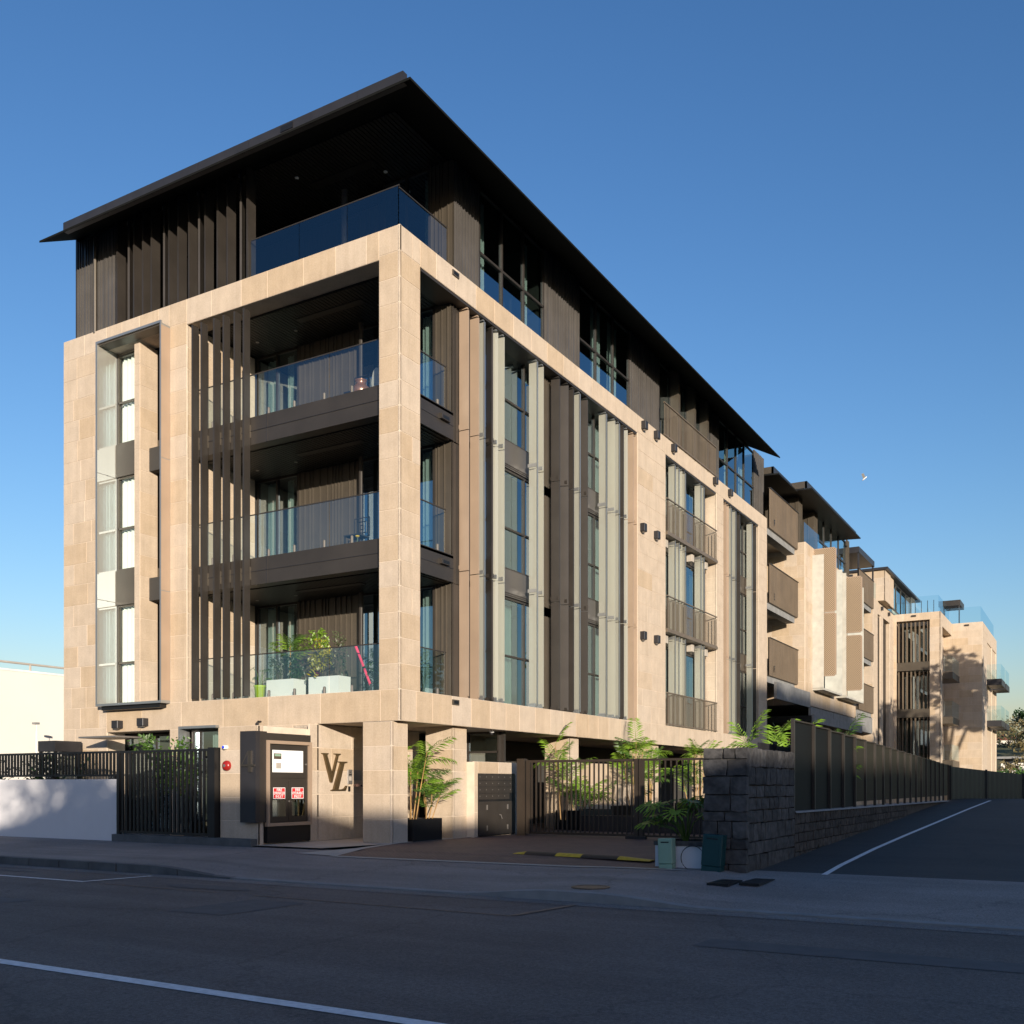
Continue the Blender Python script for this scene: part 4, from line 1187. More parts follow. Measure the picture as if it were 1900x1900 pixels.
tl = tag(MB().box(-40, -6.66, -1.86, -1.70, -0.3, 1.385).build('boundary_wall', 'white_render'), 'low white rendered wall along the footpath at left', 'wall')
pln = tag(MB().box(-6.68, -2.32, -2.0, -1.83, -0.2, 0.13).build('plinth', 'concrete_dark'), 'low dark concrete plinth under the left gate', 'plinth')
lf = rail_fence('slatted_fence', 'black vertical bar fence on top of the white wall', 'fence', (-16.4, -1.78), (-6.62, -1.78), 1.45, 2.04, 0.125, 'black_metal', bar=(.028, .018))
for x in (-14.0, -9.2, -6.9):
    p = MB().box(x - .12, x + .12, -1.83, -1.74, 1.385, 1.47).build('foot_bracket', 'black_metal', lf)
    for dx in (-.05, .05): MB().tube([(x + dx, -1.83, 1.43), (x + dx, -1.845, 1.43)], .014, 8).build('bolt', 'steel', p)
lg = rail_fence('pedestrian_gate', 'tall black vertical bar gate on the dark plinth', 'gate', (-6.6, -1.86), (-3.44, -1.86), 0.16, 2.03, 0.127, 'black_metal', bar=(.028, .018), posts=((0.0, .04, 2.03), (3.08, .10, 2.05)))
dg_ = rail_fence('driveway_gate', 'wide dark bronze bar gate across the brick driveway, latched beside mailboxes', 'gate', (0.62, 4.4), (3.52, 4.4), 0.05, 1.86, 0.118, 'gate_bronze', bar=(.014, .02), frame=.06)
MB().box(0.60, 0.70, 4.35, 4.45, 0.05, 1.86).build('stile', 'gate_bronze', dg_); MB().box(3.48, 3.57, 4.35, 4.45, 0.05, 1.86).build('stile', 'gate_bronze', dg_)
dg2 = rail_fence('driveway_gate', 'second leaf of the bronze driveway gate, ending at the dark stone pier', 'gate', (3.68, 4.4), (7.4, 4.4), 0.05, 1.86, 0.135, 'gate_bronze', bar=(.014, .02), frame=.05)
MB().box(3.60, 3.70, 4.34, 4.46, 0.03, 1.86).build('stile', 'gate_bronze', dg2)
dg_['group'] = dg2['group'] = 'leaves of the driveway gate'
gp = tag(MB().box(0.34, 0.56, 4.34, 4.5, 0, 1.9).build('gate_post', 'gate_bronze'), 'square bronze gate post next to the mailbox wall', 'post')
tag(MB().box(3.3, 3.8, 4.25, 4.36, 0.0, .07).build('gate_stop', 'rubber'), 'black floor stop under the middle of the driveway gate', 'gate stop')

# stone pier and retaining wall
def stone_mesh(seed):
    rn = random.Random(seed)
    bm = bmesh.new(); bmesh.ops.create_cube(bm, size=1.0)
    bmesh.ops.subdivide_edges(bm, edges=bm.edges[:], cuts=1, use_grid_fill=True)
    for v in bm.verts:
        k = sum(abs(abs(c) - 0.5) < 1e-4 for c in v.co)
        if k == 3: v.co *= 0.95
        elif k == 2: v.co *= 0.98
        v.co += Vector((rn.uniform(-.04, .04), rn.uniform(-.05, .05), rn.uniform(-.04, .04)))
    me = bpy.data.meshes.new('stone'); bm.to_mesh(me); bm.free(); return me
BAS = [stone_mesh(i) for i in range(7)]; RUB = [stone_mesh(i + 20) for i in range(7)]
for me in BAS: me.materials.append(M['basalt'])
for me in RUB: me.materials.append(M['basalt_brown'])
def stone_course(parent, meshes, kind, c, u0, u1, z0, z1, hs, ws, seed, depth=.14, top=None):
    rn = random.Random(seed); z = z0; cnt = 0
    while z < z1 - .05:
        h = rn.uniform(*hs)
        if z + h > z1 - .12: h = z1 - z
        u = u0
        while u < u1 - .02:
            w = rn.uniform(*ws)
            if u + w > u1 - .15: w = u1 - u
            if top is None or z + h * .5 < top(u + w / 2):
                hh = h if top is None else min(h, max(.06, top(u + w / 2) - z))
                loc = (u + w / 2, c, z + hh / 2) if kind == 'y' else (c, u + w / 2, z + hh / 2)
                place('stone', rn.choice(meshes), None, loc, parent, rot=(0, 0, 0 if kind == 'y' else PI / 2), scale=(w - .012, depth, hh - .012)); cnt += 1
            u += w
        z += h
    return cnt
sp = thing('stone_pier', 'rough dark basalt block pier at the corner of driveway and lane', 'wall', (7.9, -0.9, 0))
MB().box(7.6, 8.12, -2.24, 0.48, -0.15, 1.80).build('mortar_core', 'mortar_dark', sp)
stone_course(sp, BAS, 'y', -2.22, 7.5, 8.2, -0.12, 1.82, (.14, .32), (.16, .46), 1)
stone_course(sp, BAS, 'x', 8.12, -2.22, 0.5, -0.12, 1.82, (.14, .30), (.16, .48), 2)
stone_course(sp, BAS, 'x', 7.58, -2.2, 0.5, -0.1, 1.82, (.24, .34), (.35, .6), 3)
rw = thing('retaining_wall', 'low rough rubble stone wall along the lane under the fence', 'wall', (8.0, 10, 0))
m = MB()
yy = [0.5 + i * 1.5 for i in range(15)]
def rwt(y): return 0.76 - 0.004 * y
for a, b in zip(yy[:-1], yy[1:]):
    m.add([(7.7, a, -.2), (8.14, a, -.2), (8.14, b, -.2), (7.7, b, -.2), (7.7, a, rwt(a)), (8.12, a, rwt(a)), (8.12, b, rwt(b)), (7.7, b, rwt(b))], [(4, 5, 6, 7), (1, 2, 6, 5), (0, 1, 5, 4), (2, 3, 7, 6)])
m.build('wall_core', 'basalt_brown', rw)
m = MB()
for a, b in zip(yy[:-1], yy[1:]):
    m.add([(7.65, a, rwt(a) + .0), (8.22, a, rwt(a)), (8.22, b, rwt(b)), (7.65, b, rwt(b)), (7.65, a, rwt(a) + .03), (8.2, a, rwt(a) + .03), (8.2, b, rwt(b) + .03), (7.65, b, rwt(b) + .03)], [(4, 5, 6, 7), (1, 2, 6, 5)])
m.build('capping', 'concrete', rw)
stone_course(rw, RUB, 'x', 8.13, 0.5, 12.5, -0.12, 0.76, (.13, .22), (.18, .42), 5, .12, top=rwt)

# tall metal fence on the wall
fy = [0.72, 2.2, 3.5, 4.75, 5.9, 7.05, 8.2, 9.3, 10.3, 11.4, 12.5, 13.5, 14.5, 15.5, 16.5, 17.5, 18.5, 19.5, 20.5, 21.8]
tf = thing('metal_fence', 'long dark sheet metal fence with posts along the lane', 'fence', (8.1, 11, 0.7))
def corr(x, a, b, z0, z1, ribs=True):
    m = MB(); n_ = 14 if ribs else 2; vs = []
    for i in range(n_ + 1):
        u = a + (b - a) * i / n_; dx = 0.012 * (1 if i % 2 else -1) if ribs else 0
        vs += [(x + dx, u, z0), (x + dx, u, z1)]
    return m.add(vs, [(2 * i, 2 * i + 2, 2 * i + 3, 2 * i + 1) for i in range(n_)])
for i, (a, b) in enumerate(zip(fy[:-1], fy[1:])):
    zt = 2.40 - 0.0215 * a
    MB().box(8.07, 8.13, a - .03, a + .03, 0.72, zt + .04).build('post', 'bronze', tf)
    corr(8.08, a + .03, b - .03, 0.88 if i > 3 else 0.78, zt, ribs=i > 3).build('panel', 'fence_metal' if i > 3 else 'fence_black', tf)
    m = MB(); m.box(8.065, 8.115, a + .03, b - .03, zt - .0, zt + .025); m.build('capping', 'gate_bronze', tf)
MB().box(8.07, 8.13, 21.77, 21.83, 0.6, 1.98).build('post', 'gate_bronze', tf)
f2 = thing('metal_fence', 'short grey green metal fence turning across the end of the lane', 'fence', (10, 25, .6))
pts = [(8.15, 22.0), (9.1, 24.5), (10.2, 27.0), (11.6, 30), (15, 37)]
for (xa, ya), (xb, yb) in zip(pts[:-1], pts[1:]):
    n_ = 16; m = MB(); vs = []
    for i in range(n_ + 1):
        t_ = i / n_; x = xa + (xb - xa) * t_; y = ya + (yb - ya) * t_
        zt = 1.92 - 0.05 * (y - 22)
        vs += [(x + .015 * (i % 2), y, 0.2), (x + .015 * (i % 2), y, zt)]
    m.add(vs, [(2 * i, 2 * i + 2, 2 * i + 3, 2 * i + 1) for i in range(n_)]); m.build('panel', 'fence_green', f2)
    MB().box(xa - .04, xa + .04, ya - .04, ya + .04, 0.2, 1.96 - .05 * (ya - 22)).build('post', 'black_metal', f2)
tf['group'] = f2['group'] = 'metal fences along the lane'
bf = thing('low_fence', 'low black panel fence behind the dark stone pier', 'fence', (7, 3.0, 0))
for a, b in ((0.6, 1.6), (1.65, 2.7), (2.75, 3.9)):
    MB().box(7.5, 7.54, a, b, 0.2, 2.02 - .02 * a).build('panel', 'charcoal', bf)
    MB().box(7.49, 7.56, b, b + .05, 0.0, 2.08 - .02 * a).build('post', 'gate_bronze', bf)

# white planter and utility boxes
wp = thing('planter', 'low white rendered planter with dark rim beside the stone pier', 'planter', (7.1, -1.95, -.05))
MB().box(6.72, 7.52, -2.28, -1.4, -.06, .30).build('body', 'white_render', wp)
m = MB(); m.box(6.70, 7.54, -2.30, -2.2, .30, .37); m.box(6.70, 7.54, -1.5, -1.38, .30, .37); m.box(6.70, 6.8, -2.2, -1.5, .30, .37); m.box(7.44, 7.54, -2.2, -1.5, .30, .37); m.build('rim', 'basalt', wp)
MB().box(6.8, 7.44, -2.2, -1.5, .25, .31).build('soil', 'soil', wp)
def util_box(label, x, y, w, d, h, mat, tilt):
    t_ = thing('utility_box', label, 'utility box', (x, y, -.09), 'utility boxes by the stone pier')
    m = MB().box(x - w / 2, x + w / 2, y - d / 2, y + d / 2, -.09, .02); m.build('base', mat, t_, bevel=.006)
    m = MB().box(x - w / 2 - .006, x + w / 2 + .006, y - d / 2 - .006, y + d / 2 + .006, .022, h); m.build('cover', mat, t_, bevel=.012)
    m = MB().box(x - w * .3, x + w * .3, y - d / 2 - .009, y - d / 2 - .006, h - .07, h - .05); m.build('vent', 'black_metal', t_)
    m = MB().box(x - w * .36, x + w * .36, y - d / 2 - .0095, y - d / 2 - .006, .08, h - .12); m.build('door', mat, t_)
    t_.rotation_euler = (0, tilt, 0)
util_box('pale green utility box in front of the white planter', 6.98, -2.42, .22, .16, .42, 'green_pale', R(-1.5))
util_box('dark green leaning utility box against the stone pier', 7.72, -2.46, .30, .2, .50, 'green_dark', R(4))
m = MB(); pts = [(7.37 + .19 * math.cos(t_), -2.36, .12 + .19 * math.sin(t_)) for t_ in [R(20 + i * 14) for i in range(20)]] + [(7.6, -2.4, -.04)]
tag(m.tube(pts, .007, 6).build('hose_loop', 'rubber'), 'loop of black cable between the two green utility boxes', 'cable')

# =================================================================== PLANTS
def frond_mesh(L, n, ll, lw, droop, seed, mat, name='frond'):
    """a pinnate leaf along +X, arching down; leaflets are folded quads"""
    rn = random.Random(seed); vs = []; fs = []
    def pt(t): return Vector((L * t * (1 - .12 * droop * t), 0, L * (0.25 * t - droop * 0.55 * t * t)))
    K = 7
    for i in range(K + 1):
        p = pt(i / K); r = .012 * (1 - .8 * i / K) * max(.6, L)
        vs += [(p.x, -r, p.z), (p.x, r, p.z), (p.x, 0, p.z + r)]
    for i in range(K):
        for a, b in ((0, 1), (1, 2), (2, 0)): fs.append((3 * i + a, 3 * i + b, 3 * i + 3 + b, 3 * i + 3 + a))
    for i in range(n):
        t = .12 + .88 * i / (n - 1); p = pt(t); d = (pt(min(1, t + .02)) - pt(t - .02)).normalized()
        le = ll * (0.55 + .9 * math.sin(PI * min(1, .15 + t * .8))) * rn.uniform(.85, 1.15)
        for sd in (-1, 1):
            out = (Vector((0, sd, 0)) + d * rn.uniform(.45, .8) + Vector((0, 0, rn.uniform(-.25, .12)))).normalized()
            w = d * lw * .5
            m1 = p + out * le * .5 + Vector((0, 0, -.03 * le)); e = p + out * le + Vector((0, 0, -.22 * le * (1 + droop)))
            k = len(vs); vs += [tuple(p), tuple(m1 - w), tuple(m1 + w + Vector((0, 0, .004))), tuple(e)]
            fs += [(k, k + 1, k + 2), (k + 1, k + 3, k + 2)]
    me = bpy.data.meshes.new(name); me.from_pydata([tuple(v) for v in vs], [], fs); me.materials.append(M[mat]); return me
FR = {(m, d): frond_mesh(1.0, 11, .30, .055, d, i + j * 7, m) for i, m in enumerate(('leaf_bright', 'leaf_mid', 'leaf_dark')) for j, d in enumerate((0.35, 0.8))}

def palm(label, x, y, z0, stems, H, L, mats, seed, group=None, lean=.25, cat='palm'):
    rn = random.Random(seed)
    t = thing('palm', label, cat, (x, y, z0), group)
    for i in range(stems):
        a = rn.uniform(0, 2 * PI); r = rn.uniform(0, lean); h = H * rn.uniform(.55, 1.0)
        b = Vector((x + r * .35 * math.cos(a), y + r * .35 * math.sin(a), z0)); e = Vector((x + r * 1.2 * math.cos(a), y + r * 1.2 * math.sin(a), z0 + h))
        mid = (b + e) / 2 + Vector((rn.uniform(-.04, .04), rn.uniform(-.04, .04), 0))
        MB().tube([b, mid, e], [.016, .013, .008], 6).build('stem', 'tan_stem', t)
        for k in range(rn.randint(4, 6)):
            mt = rn.choice(mats); dr = rn.choice((.35, .8)); el = rn.uniform(.15, 1.15)
            p = b.lerp(e, 1 - .16 * k * rn.uniform(.3, 1)); sc = L * rn.uniform(.75, 1.15)
            place('frond', FR[(mt, dr)], None, p, t, rot=(rn.uniform(-.3, .3), -el, a * .3 + k * 2.1 + rn.uniform(-.6, .6)), scale=(sc, sc, sc))
    return t

def pot_box(label, x0, x1, y0, y1, z0, z1, mat='black_metal', group=None, name='planter'):
    t = thing(name, label, 'planter', ((x0 + x1) / 2, (y0 + y1) / 2, z0), group)
    m = MB(); w = .03
    m.add([(x0, y0, z0), (x1, y0, z0), (x1, y1, z0), (x0, y1, z0), (x0, y0, z1), (x1, y0, z1), (x1, y1, z1), (x0, y1, z1),
           (x0 + w, y0 + w, z1), (x1 - w, y0 + w, z1), (x1 - w, y1 - w, z1), (x0 + w, y1 - w, z1), (x0 + w, y0 + w, z1 - .06), (x1 - w, y0 + w, z1 - .06), (x1 - w, y1 - w, z1 - .06), (x0 + w, y1 - w, z1 - .06)],
          [(0, 3, 2, 1), (0, 1, 5, 4), (1, 2, 6, 5), (2, 3, 7, 6), (3, 0, 4, 7)] + [(4 + i, 4 + (i + 1) % 4, 8 + (i + 1) % 4, 8 + i) for i in range(4)] + [(8 + i, 8 + (i + 1) % 4, 12 + (i + 1) % 4, 12 + i) for i in range(4)])
    m.build('body', mat, t)
    MB().box(x0 + w + .001, x1 - w - .001, y0 + w + .001, y1 - w - .001, z1 - .08, z1 - .059).build('soil', 'soil', t)
    return t
G1 = 'dark planters under the apartment block'
pot_box('black box planter with tall palms between the two front stone piers', -0.78, -0.12, 0.64, 1.75, 0.01, 0.50, group=G1)
palm('tall bright palm in the black planter beside the corner pier', -0.40, 0.95, 0.44, 5, 1.55, .62, ('leaf_bright', 'leaf_bright', 'leaf_mid'), 3, lean=.35)
palm('lower bushy palm in the black planter nearer the mailboxes', -0.32, 1.45, 0.44, 5, 1.15, .58, ('leaf_bright', 'leaf_mid'), 8, lean=.42)
gw = tag(MB().box(0.6, 7.3, 7.3, 7.45, 0.0, 0.43).build('garden_wall', 'charcoal'), 'low dark wall behind the driveway gate', 'wall')
pot_box('black planter behind the gate between the second and third piers', -0.3, 0.5, 7.6, 9.6, 0.01, 0.55, group=G1)
pot_box('long black planter behind the gate near the fourth pier', 0.0, 0.7, 10.6, 13.4, 0.01, 0.62, group=G1)
pot_box('farthest black planter seen through the right gate leaf', 0.5, 1.3, 14.6, 19.0, 0.01, 0.65, group=G1)
GP = 'palms behind the driveway gate'
for lb, x, y, st, H, sd in (('slim palm rising just right of the gate post', 0.25, 7.0, 3, 2.1, 11),
                            ('tall leaning palm in front of the fourth pier', 0.5, 11.2, 4, 2.35, 12),
                            ('dense palm in the middle of the gate view', 0.5, 12.4, 6, 1.9, 13),
                            ('tall palm clump left behind the right gate leaf', 0.9, 15.4, 6, 2.2, 14),
                            ('palm clump at the right end behind the gate', 1.3, 17.6, 6, 2.0, 15),
                            ('bushy palm beside the dark stone pier behind the gate', 2.6, 16.0, 5, 1.9, 16),
                            ('short leafy palm low beside the third pier', 0.15, 8.3, 4, .9, 17)):
    palm(lb, x, y, 0.3, st, H, .75, ('leaf_bright', 'leaf_bright', 'leaf_mid'), sd, GP, lean=.45)
palm('yellow green palm fronds standing above the dark stone pier', 6.55, 4.9, 0.0, 4, 2.15, .95, ('leaf_bright',), 21, lean=.7)
palm('palm leaning beside the first tall fence panel', 7.25, 5.9, 0.0, 3, 2.35, .85, ('leaf_bright', 'leaf_mid'), 22, lean=.35)
palm('dark green palm partly behind the tall fence', 7.3, 8.5, 0.0, 4, 2.3, .8, ('leaf_dark', 'leaf_mid'), 24, lean=.4)
palm('small palm tips showing above the fence end', 7.6, 3.0, 0.0, 2, 2.1, .4, ('leaf_bright',), 25, lean=.2)
palm('small palm behind the left slatted fence', -11.2, -0.6, 0, 3, 1.9, .45, ('leaf_mid', 'leaf_dark'), 26, lean=.4)

def lobed_leaf(seed):
    rn = random.Random(seed); vs = [(0, 0, 0)]; fs = []
    n = 11
    for i in range(n):
        a = R(-130 + 260 * i / (n - 1)); r = (0.62 + .38 * math.cos(a * .55)) * rn.uniform(.9, 1.08)
        for da, rr, dz in ((-.10, .42, .03), (-.085, .86, -.03), (0, 1.0, -.10), (.085, .86, -.03), (.10, .42, .03)):
            vs.append((rr * r * math.cos(a + da) * .5, rr * r * math.sin(a + da) * .5, dz * r * .6))
    for i in range(n):
        k = 1 + 5 * i; fs.append((0, k, k + 1, k + 2, k + 3, k + 4))
        if i < n - 1: fs.append((0, k + 4, k + 5))
    me = bpy.data.meshes.new('leaf'); me.from_pydata(vs, [], fs); return me
LL = [lobed_leaf(i) for i in range(3)]
LLm = []
for i, mt in enumerate(('leaf_mid', 'leaf_bright', 'leaf_mid')): LL[i].materials.append(M[mt])
def philodendron(label, x, y, z0, n, r, h, sz, seed, bias=None):
    rn = random.Random(seed); t = thing('philodendron', label, 'plant', (x, y, z0))
    for i in range(n):
        a = rn.uniform(0, 2 * PI) if bias is None else rn.gauss(bias, 1.3)
        rr = r * rn.uniform(.35, 1); hh = h * rn.uniform(.45, 1)
        e = Vector((x + rr * math.cos(a), y + rr * math.sin(a), z0 + hh))
        MB().tube([(x, y, z0), (x + rr * .35 * math.cos(a), y + rr * .35 * math.sin(a), z0 + hh * .7), e], [.012, .01, .007], 5).build('stem', 'leaf_mid', t)
        s_ = sz * rn.uniform(.75, 1.15)
        place('leaf', rn.choice(LL), None, e, t, rot=(rn.uniform(-.3, .3), rn.uniform(.2, .8), a), scale=(s_, s_, s_))
    return t
philodendron('large lobed green philodendron spilling from the white planter', 7.08, -1.85, .30, 17, .62, .72, .55, 4, bias=PI * 1.0)

def bush(label, x, y, z0, r, h, n, mat, seed, leaf=.06, cat='shrub', name='shrub', squash=1.0, stem=True, mats=None):
    rn = random.Random(seed); t = thing(name, label, cat, (x, y, z0))
    if stem:
        m = MB()
        for i in range(5):
            a = rn.uniform(0, 2 * PI); m.tube([(x, y, z0), (x + r * .5 * math.cos(a), y + r * .5 * math.sin(a), z0 + h * .6)], [.014, .006], 5)
        m.build('stems', 'bark', t)
    m = MB()
    cl_ = [(rn.gauss(0, .45), rn.gauss(0, .45), rn.uniform(.25, .95)) for _ in range(9)]
    for i in range(n):
        c = rn.choice(cl_)
        p = Vector((x + (c[0] + rn.gauss(0, .22)) * r, y + (c[1] + rn.gauss(0, .22)) * r * squash, z0 + max(.04, min(1.05, c[2] + rn.gauss(0, .13))) * h))
        d = Vector((rn.gauss(0, 1), rn.gauss(0, 1), rn.gauss(0, .7))).normalized(); q = d.orthogonal().normalized(); s_ = leaf * rn.uniform(.6, 1.3)
        m.add([p - d * s_, p - q * s_ * .35, p + d * s_, p + q * s_ * .35], [(0, 1, 2, 3)])
    m.build('foliage', mat, t)
    return t
bush('leafy green shrub showing above the left pedestrian gate', -5.9, -0.75, .9, .55, 1.4, 900, 'leaf_mid', 2, .07)
bush('dark shrub behind the left end of the slatted fence', -10.6, -1.0, 0, .8, 1.85, 1400, 'leaf_dark', 5, .07)
bush('second dark shrub behind the slatted fence', -12.3, -1.1, 0, .9, 1.8, 1300, 'leaf_dark', 6, .07)

# --- balcony objects, first level
GB = 'white box planters on the first balcony'
pot_box('left white box planter on the first balcony', -4.32, -3.46, .5, .92, 3.29, 3.74, 'planter_white', GB)
pot_box('right white box planter on the first balcony', -3.0, -2.1, .5, .92, 3.29, 3.74, 'planter_white', GB)
t = thing('plant_pot', 'lime green plant pot left of the white planters', 'plant pot', (-4.75, .72, 3.29))
MB().lathe((-4.75, .72, 3.29), [(.10, 0), (.135, .32), (.15, .33), (.15, .37), (.12, .37), (.12, .34), (.01, .34)], 18).build('body', 'lime', t, smooth=True)
philodendron('small leafy plant in the lime green pot', -4.75, .72, 3.6, 6, .28, .5, .22, 9)
palm('thin arching palm in the left white planter', -3.75, .68, 3.68, 3, .95, .55, ('leaf_mid', 'leaf_bright'), 31, lean=.12)
bush('dark leafy shrub at the right of the left white planter', -3.6, .7, 3.7, .32, .62, 420, 'leaf_dark', 32, .045)
bush('grey green upright shrub at the left of the left white planter', -4.15, .72, 3.7, .2, .8, 260, 'leaf_olive', 33, .04)
bush('yellow green shrub in the right white planter', -2.75, .7, 3.7, .32, .85, 480, 'leaf_yellow', 34, .045)
bush('tall olive shrub at the right of the right white planter', -2.3, .72, 3.7, .22, 1.0, 300, 'leaf_olive', 35, .04)
bush('bright climbing plant rising over the balcony rail', -3.0, .85, 4.35, .25, .5, 260, 'leaf_bright', 36, .05, stem=False)
t = thing('cordyline', 'dark red spiky cordyline between the white planters', 'plant', (-3.2, .6, 3.7))
m = MB(); rn = random.Random(5)
for i in range(34):
    a = rn.uniform(0, 2 * PI); el = rn.uniform(.15, 1.2); Lf = rn.uniform(.35, .7)
    b = Vector((-2.98, .72, 3.72)); e = b + Vector((math.cos(a) * math.cos(el), math.sin(a) * math.cos(el) * .5, math.sin(el))) * Lf; c = (b + e) / 2 + Vector((0, 0, .06)); w = Vector((-math.sin(a), math.cos(a), 0)) * .012
    m.add([b - w, b + w, c + w, e, c - w], [(0, 1, 2, 4), (4, 2, 3)])
m.build('leaves', 'leaf_red', t)
t = thing('garden_umbrella', 'folded pink pole leaning on the first balcony', 'pole', (-1.5, .8, 3.29))
MB().tube([(-1.42, .8, 3.5), (-1.85, .8, 4.42)], .03, 10).build('pole', 'pink', t)
MB().tube([(-1.6, .8, 3.895), (-1.62, .8, 3.93)], .038, 10).build('tie', 'black_metal', t)
MB().lathe((-1.42, .8, 3.29), [(.16, 0), (.16, .04), (.03, .08), (.03, .25)], 14).build('base', 'black_metal', t)
philodendron('fan leaved plant at the right end of the first balcony', -0.95, .75, 3.3, 7, .5, .75, .36, 12, bias=PI)
t = thing('ceramic_stool', 'white pierced cube stool at the lane side of the first balcony', 'stool', (-0.55, .98, 3.29))
MB().box(-.68, -.42, .86, 1.12, 3.29, 3.55).build('body', 'white_plastic', t, bevel=.03)
for y in (.99,):
    m = MB(); m.lathe((0, 0, 0), [(.075, 0), (.075, .004)], 18)
    for nm, f in (('hole', lambda v: (-.42 + v[2], y + v[0], 3.42 + v[1])), ('hole', lambda v: (-.55 + v[0], .86 - v[2], 3.42 + v[1]))):
        q = MB(); q.add([f(v) for v in m.v], m.f); q.build(nm, 'leaf_olive', t)
# upper balconies
t = thing('copper_urn', 'round copper coloured urn on the top recessed balcony', 'urn', (-1.55, .62, 9.93))
MB().lathe((-1.55, .62, 9.93), [(.10, 0), (.17, .06), (.21, .16), (.19, .25), (.12, .32), (.10, .35), (.13, .40), (.14, .42), (.11, .42), (.08, .36)], 24).build('body', 'copper', t, smooth=True)
MB().tube([(-1.74, .62, 10.1), (-1.82, .6, 10.14), (-1.80, .6, 10.22), (-1.72, .62, 10.2)], .012, 6).build('handle', 'copper', t)
t = thing('sculpture', 'pale shell shaped sculpture beside the copper urn', 'sculpture', (-1.1, .62, 9.93))
m = MB(); n_ = 16
ol = [(-1.1 + .13 * math.cos(PI * k / n_) * (1.0), 10.2 + .34 * math.sin(PI * k / n_)) for k in range(n_ + 1)] + [(-1.18, 9.93), (-1.02, 9.93)]
poly_part('body', 'concrete_pale', t, ol, 'y', .64, .05)
def chair(label, x, y, z):
    t = thing('balcony_chair', label, 'chair', (x, y, z), 'metal chairs on the balconies')
    MB().box(x - .22, x + .22, y - .2, y + .2, z + .42, z + .45).build('seat', 'charcoal', t)
    for a in (-.2, .2):
        for b in (-.18, .18): MB().box(x + a - .012, x + a + .012, y + b - .012, y + b + .012, z, z + .419).build('leg', 'charcoal', t)
    m = MB()
    for k in (0.22, .13, .05):
        for (p, q) in (((-k, -k), (k, -k)), ((k, -k), (k, k)), ((k, k), (-k, k)), ((-k, k), (-k, -k))):
            m.tube([(x + p[0], y + .2, z + .70 + p[1]), (x + q[0], y + .2, z + .70 + q[1])], .012, 5)
    m.build('backrest', 'charcoal', t)
chair('dark metal chair with square back on the middle balcony', -2.15, 1.2, 6.60)
chair('dark metal chair with square back on the top recessed balcony', -2.15, 1.2, 9.93)
t = thing('figurine', 'small yellow flower ornament on the middle balcony', 'ornament', (-1.72, .7, 6.6))
MB().tube([(-1.72, .7, 6.6), (-1.72, .7, 6.86)], .008, 5).build('stem', 'leaf_mid', t)
MB().lathe((-1.72, .7, 6.86), [(.02, 0), (.05, .02), (.05, .04), (.01, .05)], 8).build('bloom', 'hump_yellow', t)
bush('pale flowering plant inside the window above the lane', -0.9, 4.9, 10.2, .2, .35, 160, 'white_plastic', 40, .05, cat='plant', name='window_plant')

